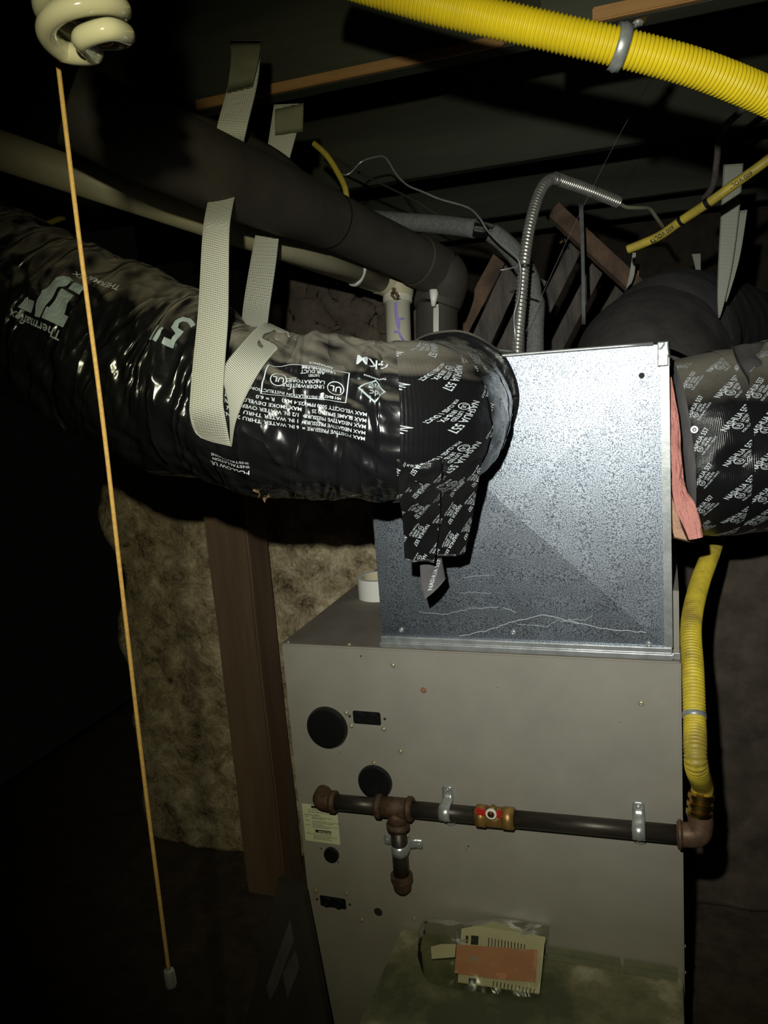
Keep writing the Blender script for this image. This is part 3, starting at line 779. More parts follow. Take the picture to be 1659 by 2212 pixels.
# hanging ends of tape
from mathutils.bvhtree import BVHTree
_bv = []; _bf = []
for o_ in D1.children:
    if o_.name.startswith(('plastic_jacket', 'tape_wrap')):
        k_ = len(_bv); _bv += [v_.co.copy() for v_ in o_.data.vertices]; _bf += [tuple(i + k_ for i in p_.vertices) for p_ in o_.data.polygons]
JT = BVHTree.FromPolygons(_bv, _bf)
FW = Rc @ Vector((0,1,0))
def lay(pts, gap=.006):
    # keep a band just outside the duct it lies on
    out = []
    for x, y, d in pts:
        r_ = ray(x, y); h_ = JT.ray_cast(CAM, r_.normalized())[0]
        if h_ is not None: d = min(d, (h_ - CAM).dot(FW) - gap)
        out.append((x, y, d))
    return out
def q(px, py, d): return P(*lay([(px, py, d)], .007)[0])
flapA = Sheet([P(850,935,1.16), q(853,1000,1.12), q(860,1060,1.15), q(870,1130,1.20), q(874,1212,1.235)],
              [P(960,935,1.16), q(955,1000,1.12), q(952,1060,1.15), q(950,1130,1.20), q(938,1216,1.235)], 50, lambda k, v: .0025*math.sin(k*7 + v*20) + .002*nz(k*5, v*30, 2))
flapB = Sheet([P(955,940,1.165), q(955,1000,1.135), q(953,1070,1.17), q(951,1130,1.215), q(944,1204,1.25)],
              [P(1041,940,1.24), q(1038,1000,1.175), q(1026,1070,1.20), q(1017,1130,1.235), q(1004,1196,1.26)], 50, lambda k, v: .003*math.sin(k*5 + 1 + v*12) + .002*nz(k*5, v*30, 8))
flapC = Sheet([q(904,1170,1.27), q(907,1220,1.285), q(910,1262,1.30), q(918,1294,1.305)],
              [q(953,1170,1.275), q(955,1210,1.285), q(960,1236,1.30), q(962,1250,1.305)], 24, lambda k, v: .006*math.sin(k*3))
for i, (s_, nm) in enumerate(((flapA, 'A'), (flapB, 'B'))):
    s_.mesh('hanging_tape', M['tape'], D1, 16)['label'] = 'loose end of printed black tape'
    tape_print('tape_lettering', (lambda S: (lambda x, y: S.pos(x, -y, .0008)))(s_), .001, s_.w - .001, -s_.len + .004, -.002, math.radians(240), D1, .2 + .5*i)
flapC.mesh('hanging_tape', M['cloth'], D1, 10)['label'] = 'dark back of a loose tape end'
ink('tape_lettering', xf(text2d('NASHUA 557', .0115, .03, .78), .014, -.082, math.radians(62)), lambda x, y: flapC.pos(x, -y, .0008), M['print_w'], D1, (0, flapC.w, -flapC.len, 0))
# printing on the plastic jacket (upside down in the place)
def duct_fn(px, py, off=.0022):
    # nearest surface place for a picture point: search s and theta
    best = None
    r_ = ray(px, py).normalized()
    for i in range(0, 200):
        d = sd.len * i / 200
        for j in range(0, 40):
            th_ = .0 + 3.0 * j / 39
            p = sd.pos(d, th_) - CAM; e = (p - r_ * p.dot(r_)).length
            if best is None or e < best[0]: best = (e, d, th_)
    b = best
    for it in range(3):
        h = .01 / (it + 1)**2
        for i in range(-4, 5):
            for j in range(-4, 5):
                d = b[1] + i*h*.5; th_ = b[2] + j*h*4
                p = sd.pos(d, th_) - CAM; e = (p - r_ * p.dot(r_)).length
                if e < best[0]: best = (e, d, th_)
        b = best
    d, th_ = best[1], best[2]; R_ = sd.rad(d)
    def f(x, y, sk=0):
        return sd.pos(d - x, th_ + (y + sk*x) / R_, off)
    return f
def pr(name, g, px, py, sk=0, step=.005, m='print_w'):
    f = duct_fn(px, py); return ink(name, g, lambda x, y: f(x, y, sk), M[m], D1, None, step)
def tt(s, z, x=0, y=0, b=.02): return xf(text2d(s, z, b), x, y)
ls = .0076; z_ = .0064
pr('jacket_lettering', join2d([
    tt('MAX POSITIVE PRESSURE', z_, 0, 0), tt('=  6 IN. WATER THRU 20 IN.', z_, .073, 0),
    tt('MAX NEGATIVE PRESSURE', z_, 0, -ls), tt('=  1 IN. WATER THRU 12 IN.', z_, .073, -ls),
    tt('MAX NEGATIVE PRESSURE', z_, 0, -2*ls), tt('=  1/2 IN. WATER OVER 12 IN.', z_, .073, -2*ls),
    tt('MAX FLAME SPREAD 25', z_, 0, -3*ls), tt('MAX SMOKE DEVELOPED 50', z_, .078, -3*ls),
    tt('MAX VELOCITY 5000 FPM (25.4 M/S)    R = 6.0', z_, 0, -4*ls),
    tt('SEE INSTALLATION INSTRUCTIONS', z_*.85, .05, -5.2*ls)]), 789, 944, -.10, .006)
bx_w, bx_h = .098, .044
ulb = [frame2d([(0,0),(bx_w,0),(bx_w,bx_h),(0,bx_h)], .0011), ring2d(.014,.026,.0098,.0011), tt('UL', .0115, .0068, .0225, .02),
       ring2d(.082,.022,.0092,.0011), tt('UL', .0105, .0755, .0185, .02), tt('C', .006, .0665, .030), tt('UNDERWRITERS', .0068, .0265, .026, .025), tt('LABORATORIES', .0068, .0265, .0195, .025),
       tt('INC.', .004, .062, .0165), tt('LISTED', .0045, .034, .0125), tt('AIR DUCT', .0065, .028, .0065), tt('CLASS 1 PER UL 181', .0042, .020, .0018), tt('MH 8642', .005, .006, .038)]
V, Fv = join2d(ulb); 
pr('listing_lettering', (V, Fv), 756, 808, -.05, .006)
pr('jacket_lettering', join2d([tt('UNDER UL FILE', .006, 0, 0), tt('REFERENCE', .0055, .004, -.008)]), 725, 806, -.1)
pr('jacket_lettering', tt('G-KM', .021, 0, 0, .03), 842, 788)
dm = .0185
adc = [frame2d([(0,-dm),(dm*1.15,0),(0,dm),(-dm*1.15,0)], .0022)]
adc += [poly2d([(-.0135,.001),(0,-.0125),(.0135,.001)][::-1])] if 0 else []
for k in range(7):
    t = PI*(1.0 + (k+.5)/7); a_, b_ = t-.13, t+.13
    adc.append(poly2d([(.003*math.cos(a_), -.0002+.003*math.sin(a_)),(.0125*math.cos(a_)*(.62+.38*abs(math.sin(t))), .0125*math.sin(a_)),(.0125*math.cos(b_)*(.62+.38*abs(math.sin(t))), .0125*math.sin(b_)),(.003*math.cos(b_), -.0002+.003*math.sin(b_))]))
adc.append(tt('adc', .0125, -.0105, .0015, .03)); adc.append(ring2d(.021,-.014,.0017,.0006,10))
pr('listing_emblem', join2d(adc), 811, 843, 0, .005, 'print_b')
pr('jacket_lettering', tt('Thermal Performance', .0042), 835, 818)
pr('size_numeral', xf(text2d('5"', .078, .045, .8)), 428, 706, 0, .006, 'print_b')
pr('jacket_lettering', join2d([tt('FOLLOW UL', .008), tt('INSTALLATION', .006, 0, -.008), tt('INSTRUCTIONS', .006, 0, -.015)]), 541, 1015, -.1)
# maker's mark: bar and tube
tm = [poly2d([(0,0),(.036,0),(.036,.016),(0,.016)]), poly2d([(.052,0),(.075,0),(.075,.016),(.056,.016)]),
      poly2d([(.036,-.001),(.046,-.004),(.051,.004),(.051,.030),(.046,.046),(.036,.056),(.028,.053),(.031,.040),(.036,.028)]),
      poly2d([(.004,-.0175),(.022,-.0175),(.030,-.045),(.012,-.045)]), poly2d([(.0,.0)] * 3) if 0 else poly2d([(.008,-.049),(.030,-.050),(.040,-.070),(.014,-.066)])]
tm = [([(x, y if i < 3 else y) for x, y in g[0]], g[1]) for i, g in enumerate(tm)]
mk = [poly2d([(0,0),(.034,0),(.034,-.017),(0,-.017)]), poly2d([(.056,0),(.078,0),(.078,-.017),(.058,-.017)]),
      poly2d([(.037,.001),(.046,.002),(.053,-.012),(.055,-.035),(.049,-.06),(.036,-.072),(.028,-.070),(.030,-.058),(.036,-.045),(.036,-.02)]),
      poly2d([(.008,-.014),(.031,-.014),(.031,-.050),(.012,-.048)]), poly2d([(.006,-.052),(.026,-.055),(.024,-.070),(.006,-.066)])]
mk.append(tt('Thermaflex', .019, -.002, .006, .03))
pr('maker_emblem', join2d(mk), 138, 708, .0, .006, 'print_b')
pr('maker_lettering', tt('THERMAFLEX', .012), 262, 622, 0, .006)
settle(D1, PY(966, 872, .008))

# ------------------------------------------------------------------ webbing straps
S1 = thing('hanging_strap', 'wide silver webbing strap looped around the left duct', 'strap')
def band(L_, R_, n=60, m='web', name='webbing', par=None, disp=None, thick=.0016):
    s_ = Sheet([P(*a) for a in L_], [P(*a) for a in R_], n, disp); return s_.mesh(name, M[m], par, 10, thick)
band(*map(lay, ([(500,85,1.30),(497,160,1.27),(470,270,1.24),(462,330,1.26),(452,420,1.20),(440,480,1.10),(432,600,1.075),(425,700,1.06),(411,850,1.055),(410,900,1.06),(425,940,1.09),(460,955,1.12)],
     [(562,85,1.30),(559,160,1.27),(535,270,1.24),(522,330,1.26),(508,420,1.20),(497,480,1.10),(494,600,1.075),(492,700,1.06),(482,850,1.055),(486,900,1.06),(497,962,1.10),(500,964,1.12)])), 90, par=S1, disp=lambda k, v: .001*math.sin(v*40))
band(*map(lay, ([(497,962,1.10),(494,880,1.06),(482,800,1.06),(520,745,1.09),(565,700,1.16),(590,705,1.24)],
     [(500,966,1.12),(510,910,1.075),(540,840,1.075),(580,775,1.10),(630,727,1.16),(640,735,1.24)])), 50, par=S1)
band([(592,225,1.50),(582,290,1.50),(568,380,1.50),(556,480,1.48),(540,570,1.44),(526,655,1.38),(520,720,1.30)],
     [(656,222,1.50),(640,290,1.50),(617,380,1.50),(606,480,1.48),(596,570,1.44),(583,660,1.38),(575,730,1.30)], 70, par=S1)
band([(497,88,1.29),(499,130,1.268),(490,200,1.252)], [(563,88,1.29),(560,120,1.268),(545,186,1.252)], 6, 'web_tape', 'tape_patch', S1)['label'] = 'grey tape patch near strap top'
band([(594,236,1.493),(594,292,1.493)], [(656,222,1.493),(654,283,1.493)], 6, 'web_tape', 'tape_patch', S1)['label'] = 'grey tape patch near strap top'
settle(S1, P(530,90,1.3))
S2 = thing('hanging_strap', 'grey webbing strap hanging at far right above the big duct', 'strap')
band([(1563,355,1.9),(1558,450,1.9),(1552,560,1.9),(1550,640,1.9),(1552,686,1.9)], [(1606,352,1.9),(1598,450,1.9),(1584,560,1.9),(1568,640,1.9),(1555,687,1.9)], 40, par=S2)
band([(1595,455,1.93),(1585,560,1.93),(1566,650,1.93)], [(1615,452,1.93),(1597,560,1.93),(1570,652,1.93)], 20, par=S2)
settle(S2, P(1585,355,1.9))
S3 = thing('hanging_strap', 'short pale strap end left of the big duct', 'strap')
band([(1367,545,2.1),(1360,590,2.1),(1352,625,2.1)], [(1374,545,2.1),(1371,590,2.1),(1364,612,2.1)], 16, par=S3); settle(S3, P(1370,545,2.1))
S4 = thing('hanging_strap', 'short pale strap behind the top of the big duct', 'strap')
band([(1494,548,2.5),(1500,570,2.5),(1506,600,2.5)], [(1514,547,2.5),(1514,570,2.5),(1514,600,2.5)], 16, par=S4); settle(S4, P(1504,548,2.5))
ms = thing('metal_hanger_strip', 'thin flat metal hanger strip hanging behind the plenum', 'strap')
band([(1250,438,2.05),(1255,560,2.0),(1257,700,1.95)], [(1260,438,2.05),(1263,560,2.0),(1265,700,1.95)], 10, 'galv_plain', 'metal_strip', ms, None, .001); settle(ms, P(1255,438,2.05))

# ------------------------------------------------------------------ insulated pipe and PVC
BP = thing('insulated_pipe', 'thick black foam insulated pipe descending from upper left', 'pipe')
bp = [(P(150,225,1.02),.05),(P(300,298,1.06),.052),(P(400,343,1.14),.055),(P(490,383,1.24),.057),(P(600,428,1.37),.057),(P(700,470,1.52),.0545),(P(800,517,1.66),.053),(P(900,563,1.77),.053),(P(948,587,1.82),.053)]
sb = Sweep(bp, 200, disp=lambda d, th: .0012*nz(d*10, math.cos(th)*2, math.sin(th)*2))
dj = sb.near(P(706,472,1.53)); dj2 = sb.near(P(898,562,1.77))
sb.mesh('foam_sleeve', M['foam'], BP, 48, d0=0, d1=dj, rings=120, off=.0015)
sb.mesh('foam_sleeve', M['foam'], BP, 48, d0=dj-.004, d1=dj2, rings=60)
sb.mesh('foam_sleeve', M['foam'], BP, 48, d0=dj2-.002, rings=20, off=.003)
# long slit flap along the top of the first sleeve
fl_ = Sheet([P(380,256,1.16), P(500,305,1.27), P(600,352,1.38), P(670,398,1.49)], [P(400,238,1.19), P(510,275,1.30), P(610,330,1.41), P(676,388,1.52)], 40)
fl_.mesh('foam_slit_flap', M['foam'], BP, 4, .008)
ve = [(P(948,578,1.81),.050),(P(960,600,1.82),.0545),(P(955,625,1.84),.0565),(P(945,655,1.85),.0550),(P(943,664,1.85),.053)]
Sweep(ve, 40).mesh('foam_elbow', M['foam'], BP, 40)
vt = Sweep([(P(944,668,1.86),.048),(P(944,730,1.87),.048),(P(945,800,1.88),.048)], 20)
# foam split open at the front: gap shows the white pipe inside
vf = Sweep([(P(943,646,1.852),.046),(P(944,672,1.86),.0485),(P(944,730,1.865),.0485),(P(946,980,1.87),.0485)], 30)
toc = (CAM - P(940,720,1.86)); 
ang = None
t_, n_, b_ = vf.fr[10]; ang = math.atan2(toc.dot(b_), toc.dot(n_)) + .05
vf.mesh('foam_sleeve', M['foam'], BP, 44, rings=30, th0=ang + .13, th1=ang + 2*PI - .13, caps=False)
cyl('inner_pipe', P(943,664,1.857), P(946,980,1.872), .036, M['white'], BP)['label'] = 'white pipe showing through the slit'
cyl('inner_pipe_collar', P(938,627,1.795), P(936,662,1.797), .012, M['white'], BP, r2=.004)
settle(BP, P(945,700,1.86))

PV = thing('drain_pipe', 'dusty white plastic pipe under the black insulated pipe', 'pipe')
cyl('pipe', P(-60,304,1.18), P(822,604,1.84), .029, M['pvc_old'], PV)
sl = Sweep([(P(758,580,1.80),.0335),(P(852,613,1.87),.0335)], 10); sl.mesh('coupling', M['pvc_old'], PV, 32)
elb = Sweep([(P(815,602,1.85),.034),(P(845,610,1.87),.036),(P(860,618,1.87),.036),(P(860,640,1.87),.035)], 24); elb.mesh('elbow', M['pvc_old'], PV, 32)
cyl('coupling', P(858.5,618,1.87), P(859,655,1.87), .0345, M['pvc'], PV, bevel=.002)
cyl('pipe', P(859,650,1.87), P(868,980,1.89), .0295, M['pvc'], PV)
cyl('primer_stain', P(768,585,1.785), P(776,588,1.79), .0342, M['white'], PV)
pcn = P(859,650,1.87)
PI_ = [poly2d([(-.004,.02),(.003,.02),(.004,-.01),(.009,-.03),(.006,-.05),(-.001,-.035),(-.004,-.01)]), poly2d([(.003,-.02),(.012,-.016),(.019,-.017),(.019,-.020),(.010,-.022)]), poly2d([(.006,-.048),(.013,-.062),(.020,-.07),(.018,-.074),(.009,-.066),(.002,-.052)]), poly2d([(-.006,-.046),(.004,-.046),(.004,-.053),(-.007,-.05)])]
axp = (P(868,980,1.89) - P(859,650,1.87)).normalized(); tcm = (CAM - pcn); tcm = (tcm - axp*tcm.dot(axp)).normalized(); sdx = tcm.cross(-axp).normalized()
sdx = -sdx if sdx.dot(Rc @ Vector((1,0,0))) < 0 else sdx
def fnp(x, y):
    a_ = (x-.004)/.0295; return pcn + axp*(-y + .028) + (tcm*math.cos(a_) + sdx*math.sin(a_))*.0300
ink('primer_stain', join2d(PI_), fnp, M['primer'], PV, None, .006)['label'] = 'purple primer drips'
settle(PV, P(868,800,1.88))
# ------------------------------------------------------------------ grey foam line, conduit, wires
GF = thing('foam_covered_line', 'grey foam covered refrigerant line bending down behind conduit', 'pipe')
Sweep([(P(770,470,2.0),.021),(P(860,478,1.95),.0215),(P(950,485,1.9),.0215),(P(1026,494,1.85),.0215)], 30).mesh('foam_sleeve', M['foam_grey'], GF, 24)
Sweep([(P(1022,494,1.85),.018),(P(1050,498,1.85),.0175),(P(1066,505,1.84),.018)], 16).mesh('tape_joint', M['tape'], GF, 24)
Sweep([(P(1060,502,1.84),.0215),(P(1085,520,1.84),.0225),(P(1118,555,1.83),.0225),(P(1143,600,1.82),.0225),(P(1152,645,1.81),.0205),(P(1156,655,1.81),.022),(P(1154,720,1.8),.0215),(P(1155,850,1.8),.0215)], 60).mesh('foam_sleeve', M['foam_grey'], GF, 24)
settle(GF, P(1155,780,1.8))
CD = thing('metal_conduit', 'coiled silver flexible metal conduit rising from the plenum top', 'conduit')
def spiral(name, pts, r, pitch, n=200, seg=20):
    sw = Sweep([(p, r) for p in pts], n); k = int(sw.len/pitch)
    return sw.mesh(name, M['armor'], CD, seg, rings=k*8, offf=lambda d, th: r*.17*(abs(math.sin(PI*d/pitch + th/2))-.5)*2*.7)
spiral('armor_coil', [P(1117,790,1.62), P(1118,740,1.63), P(1122,690,1.64), P(1128,620,1.65), P(1133,560,1.66), P(1144,490,1.68), P(1160,430,1.71), P(1175,400,1.73), P(1190,388,1.75), P(1204,388,1.76)], .0112, .0085)
spiral('armor_coil', [P(1196,384,1.76), P(1230,396,1.79), P(1270,410,1.82), P(1335,436,1.86)], .0125, .0062)
tube('cable_end', [P(1330,434,1.86), P(1352,447,1.87), P(1380,449,1.88), P(1403,451,1.9), P(1418,470,1.92), P(1432,490,1.95)], .0045, M['web_tape'], CD)
for cx_, cy_ in ((1134,575),(1125,648)):
    pc = P(cx_, cy_, 1.65); lathe('cable_tie', pc + Vector((0,0,-.002)), Vector((.05,0,1)), [(0,.0125),(.001,.0135),(.004,.0135),(.005,.0125)], M['black_plastic'], CD)
tube('cable_tie_tail', [P(1080,584,1.63), P(1100,580,1.63), P(1124,574,1.64)], .0016, M['galv_plain'], CD, 8, 8)
tube('cable_tie', [P(1118,648,1.63), P(1140,644,1.77), P(1166,652,1.78)], .002, M['black_plastic'], CD, 10, 8)
tube('cable_tie_tail', [P(1000,747,1.55), P(1050,753,1.58), P(1112,760,1.6)], .0022, M['galv_plain'], CD, 8, 8)
settle(CD, P(1117,775,1.62))
def wire(name, label, pts, r, m, cat='wire'):
    o_ = tube(name, [P(*p) for p in pts], r, M[m], None, 120, 10); tag(o_, label, cat); return o_
wire('thin_wire', 'thin shiny black wire looping over the grey foam line', [(700,345,1.95),(745,378,1.9),(780,350,1.9),(808,340,1.88),(832,340,1.86),(855,375,1.84),(880,400,1.82),(915,415,1.8),(950,430,1.78),(1010,448,1.74),(1035,470,1.7),(1052,497,1.68),(1075,520,1.66),(1105,545,1.64),(1120,562,1.63),(1125,590,1.63),(1121,640,1.62),(1111,680,1.62),(1113,725,1.62),(1116,780,1.66)], .0022, 'zinc')
wire('dark_wire', 'dark wire sagging under the joist behind the thin wire', [(700,330,2.0),(780,375,2.1),(870,420,2.2),(900,435,2.2),(930,455,2.2),(960,468,2.2),(1000,470,2.1),(1040,480,1.95),(1062,500,1.86)], .003, 'foam')
wire('tan_cable', 'curved tan cable end above the black pipe', [(678,310,1.75),(705,335,1.74),(728,370,1.73),(745,405,1.72),(750,440,1.72)], .0065, 'cable_y', 'cable')
wire('yellow_cable', 'yellow sheathed cable slanting down at upper right', [(1720,290,1.5),(1659,345,1.52),(1600,388,1.55),(1545,428,1.58),(1520,445,1.6),(1470,478,1.64),(1420,512,1.68),(1356,539,1.72)], .0095, 'cable_y', 'cable')
YC = bpy.data.objects['yellow_cable']
for cx_, cy_, d_ in ((1528,439,1.59),(1471,477,1.64)):
    pc = P(cx_, cy_, d_); dr = (P(1545,428,1.58) - P(1470,478,1.64)).normalized()
    t_ = lathe('cable_tie', pc - dr*.004, dr, [(0,.0098),(.001,.0108),(.007,.0108),(.008,.0098)], M['black_plastic'], YC)
ct_ = text2d('600 VOLTS', .011, .01)
yd = (P(1420,512,1.68) - P(1540,432,1.58)).normalized()
for sx_, sy_, sd_ in ((1625,373,1.535),(1455,490,1.65)):
    o0 = P(sx_, sy_, sd_); tn = (P(sx_-60, sy_+40, sd_+.035) - o0).normalized(); tv = (CAM - o0).normalized(); tu = tv.cross(tn).normalized()
    ink('cable_lettering', ct_, lambda x, y: o0 + tn*x + (tv*math.cos((y-.004)/.0095) + tu*math.sin((y-.004)/.0095))*.0101, M['print_k'], YC)
wire('grey_cable', 'grey cable dropping from the joist behind yellow cable', [(1640,205,1.7),(1590,250,1.75),(1565,275,1.8),(1552,310,1.82),(1548,350,1.85),(1540,400,1.9),(1520,430,1.95)], .0075, 'wood_grey', 'cable')
wire('brown_cable', 'faint brown cable at far left above the flexible duct', [(-40,560,1.9),(0,528,1.9),(60,500,1.9),(140,468,1.9)], .007, 'cable_y', 'cable')
wire('cobweb_thread', 'single fine cobweb thread running diagonally behind the plenum', [(1500,60,1.6),(1410,170,1.65),(1350,270,1.7),(1290,385,1.7),(1215,540,1.7),(1130,730,1.7)], .0004, 'galv_plain', 'cobweb')
# ------------------------------------------------------------------ right duct
D2 = thing('flexible_duct', 'black duct wrapped in printed tape leaving plenum right side', 'duct')
rp_ = [(P(1463,970,1.44),.158),(P(1530,962,1.43),.163),(P(1590,955,1.43),.164),(P(1650,948,1.44),.165),(P(1800,930,1.47),.168)]
DS = -9
s3 = Sweep(rp_, 120, disp=lambda d, th: .002*nz(d*20, math.cos(th)*2, math.sin(th)*2) - .010*math.exp(-((d-.055)/.02)**2 - ((th-1.62)/.14)**2))
ml = s3.near(P(1645,948,1.44))
seams = [(0, .5), (.42, 1.0)]
for i, (a, b) in enumerate(seams):
    s3.mesh('tape_wrap', M['tape'], D2, 140, d0=a*ml, d1=b*ml, rings=40, off=.0 + .0014*i, caps=False)['label'] = 'printed black foil tape'
    tape_print('tape_lettering', (lambda hh: (lambda x, y: s3.pos(x, -y/.163, .0012 + hh)))(.0014*i), a*ml + .001, (seams[i+1][0] if i == 0 else b)*ml - .001, -2.75*.163, -.35*.163, math.radians(55), D2, .3*i, .042, .058)
s3.mesh('duct_end', M['cloth'], D2, 48, d0=0, d1=.02, rings=2, off=-.004)
sj = Sweep([(P(1622,952,1.44),.166),(P(1660,945,1.44),.170),(P(1740,936,1.45),.175),(P(1850,920,1.46),.175)], 100, disp=lambda d, th: .010*nz(d*22, math.cos(th)*3, math.sin(th)*3) + .004*nz(d*60, math.cos(th)*8, math.sin(th)*8))
sj.mesh('plastic_jacket', M['film'], D2, 120)
fz = Sheet([P(1582,745,1.36), P(1588,768,1.33), P(1604,800,1.30), P(1620,850,1.285)], [P(1740,725,1.40), P(1740,770,1.36), P(1740,810,1.32), P(1740,870,1.30)], 30, lambda k, v: .008*nz(k*6, v*20, 1))
fz.mesh('jacket_flap', M['cloth2'], D2, 20, .003)['label'] = 'dusty grey jacket flap'
sc_ = P(1500, 928, 1.277); toc = (CAM - sc_).normalized(); screw(sc_, toc, .0042, 'zinc', D2)
settle(D2, P(1478,968,1.44))
# pink insulation
PK = thing('insulation_batt', 'pink fibreglass insulation squeezed between plenum and right duct', 'insulation')
def batt(name, left, right, thick, m):
    s_ = Sheet([P(*a) for a in left], [P(*a) for a in right], 60, lambda k, v: .004*nz(k*6, v*40, 3) + .004*math.sin(PI*max(0,min(1,k))))
    return s_.mesh(name, M[m], PK, 16, thick)
batt('batt', [(1443,815,1.30),(1446,900,1.30),(1450,1000,1.295),(1452,1060,1.29),(1460,1100,1.28),(1478,1140,1.27),(1488,1166,1.27)],
     [(1450,815,1.30),(1466,900,1.30),(1474,1000,1.30),(1482,1055,1.285),(1500,1085,1.27),(1512,1120,1.265),(1519,1160,1.265)], .03, 'pink')
batt('batt_back', [(1448,1040,1.33),(1450,1090,1.33),(1453,1140,1.33),(1456,1160,1.33)], [(1475,1040,1.33),(1485,1090,1.33),(1500,1140,1.33),(1500,1172,1.33)], .03, 'pink2')['label'] = 'paler back layer of the batt'
settle(PK, P(1480,1165,1.3))
# big duct behind
D3 = thing('round_duct', 'large dusty black round duct rising behind the plenum', 'duct')
Sweep([(P(1385,880,1.88),.172),(P(1390,840,1.93),.178),(P(1400,795,2.02),.184),(P(1418,775,2.10),.188)], 80, disp=lambda d, th: .003*nz(d*12, math.cos(th)*2, math.sin(th)*2)).mesh('near_sleeve', M['cloth2'], D3, 90, caps=False)
Sweep([(P(1400,800,2.0),.168),(P(1435,752,2.15),.182),(P(1460,726,2.35),.19),(P(1520,725,2.7),.20),(P(1600,740,3.1),.20)], 80, disp=lambda d, th: .004*nz(d*10, math.cos(th)*2, math.sin(th)*2 + 5)).mesh('far_sleeve', M['cloth'], D3, 90)
s5 = Sweep([(P(1415,777,2.09),.1885),(P(1420,773,2.11),.1885)], 6, disp=lambda d, th: .005*abs(nz(th*9, 3, 1)))
s5.mesh('torn_edge', M['zinc'], D3, 140, rings=3, caps=False, th0=.2, th1=2.2)['label'] = 'torn pale edge of the sleeve'
settle(D3, P(1330,960,1.75))
# ------------------------------------------------------------------ slanted planks behind
planks = [((1080,555),(985,735),16,2.25,'wood_rusty','reddish narrow plank leaning behind the black pipe elbow'),
          ((1120,560),(1010,800),22,2.3,'wood_grey','wide grey plank leaning right of the reddish plank'),
          ((1165,600),(1060,820),18,2.35,'wood_grey','grey plank leaning directly behind the metal conduit'),
          ((1250,520),(1110,800),15,2.4,'wood_grey','grey plank leaning right of the foam covered line'),
          ((1300,560),(1160,830),15,2.45,'wood_grey','plank leaning behind the metal hanger strip'),
          ((1360,600),(1220,850),18,2.5,'wood_grey','rightmost leaning plank beside the big round duct'),
          ((1195,450),(1400,640),18,2.2,'wood_rusty','brown board slanting down to the right behind conduit bend')]
for (a, b, hw, d, mk_, lab) in planks:
    A, B = P(*a, d), P(*b, d); B = B + (B-A)*(max(0, (B.z-1.3)/max(.01, A.z-B.z)) if a[0] != 1195 else -.06); ax_ = (B-A).normalized(); vw = Rc @ Vector((0,1,0)); sd_ = ax_.cross(vw).normalized()*hw*d/FPX
    n = 24; pts = []
    rg = lambda i, s_: A.lerp(B, i/n) + sd_*s_*(1 + .07*nz(i*.7, s_*3, hw))
    pts = [rg(i, 1) for i in range(n+1)] + [rg(i, -1) for i in range(n, -1, -1)]
    o_ = prism('plank', pts, vw*.025, M[mk_], None); tag(o_, lab, 'plank', 'slanted planks behind the plenum')
tag(prism('lath_scrap', [P(1363,598,2.3), P(1372,570,2.3), P(1382,570,2.3), P(1378,605,2.3)], Vector((0,.01,0)), M['wood_raw']), 'small pale wood scrap left of the big round duct', 'wood scrap')
for (x, y, s_, lab) in ((1215,520,.5,'shredded brown debris hanging from the slanted board'), (855,632,.8,'dead leaf caught on white pipe elbow'), (563,1062,.7,'brown scrap dangling under the left duct'), (632,555,.7,'tangle of brown debris on the dusty white pipe')):
    d = {1215:2.1, 855:1.80, 563:1.15, 632:1.64}[x]; bm = bmesh.new()
    for k in range(9):
        r_ = .012*s_; c_ = P(x, y, d) + Vector((random.uniform(-1,1), random.uniform(-.3,.3), random.uniform(-1.3,1)))*.012*s_
        vs = [bm.verts.new(c_ + Vector((random.uniform(-1,1), random.uniform(-1,1), random.uniform(-1,1)))*r_*random.uniform(.4,1)) for _ in range(4)]
        for f_ in ((0,1,2),(0,2,3),(0,3,1),(1,3,2)): bm.faces.new([vs[i] for i in f_])
    tag(bm_obj('debris', bm, M['web_dirt']), lab, 'debris')
# ------------------------------------------------------------------ bulb and pull cord
BL = thing('light_bulb', 'unlit white spiral energy saving bulb at top left', 'bulb')
bc = P(180, 30, .50); upv = Vector((0,0,1)); rs = .0232; rt = .0066
PH = -.35
prt = []
for i in range(80):
    t = i/79; a_ = 2*PI*2.2*t + PH; z = .064*t - .016
    prt.append(bc + Vector((rs*math.cos(a_)*(1), rs*math.sin(a_), z)))
prt2 = [bc + Vector((-(p.x-bc.x), -(p.y-bc.y), p.z-bc.z)) for p in prt]
mid = []
for k_, sg in ((.55, 1), (0, 1), (.55, -1)):
    mid.append(bc + Vector((sg*rs*k_*math.cos(PH-.75), sg*rs*k_*math.sin(PH-.75), -.0185)))
Sweep([(p, rt) for p in prt[::-3][:-1] + [prt[0]] + mid + prt2[::3]], 700).mesh('spiral_tube', M['cfl'], BL, 20)
lathe('bulb_base', bc + Vector((0,0,.047)), upv, [(0,.018),(.002,.021),(.03,.022),(.045,.015),(.07,.0135)], M['porcelain'], BL)
settle(BL, bc)
LH = thing('lamp_holder', 'porcelain lamp holder above the spiral bulb', 'lamp holder')
lathe('socket', bc + Vector((0,0,.10)), upv, [(0,.024),(.002,.026),(.03,.028),(.045,.055),(.06,.057)], M['porcelain'], LH); settle(LH, bc + Vector((0,0,.16)))
LB = thing('junction_box', 'dark metal junction box holding the lamp holder', 'electrical box')
bb = bc + Vector((0,0,.1605)); box('box_body', (bb.x-.05, bb.y-.05, bb.z), (bb.x+.05, bb.y+.05, bb.z+.04), M['dark_metal'], LB, .004); settle(LB, bb)
PC = thing('pull_cord', 'yellow pull string with metal tip hanging at left', 'cord')
ctop = P(122, 112, .54); c2 = ctop.copy()
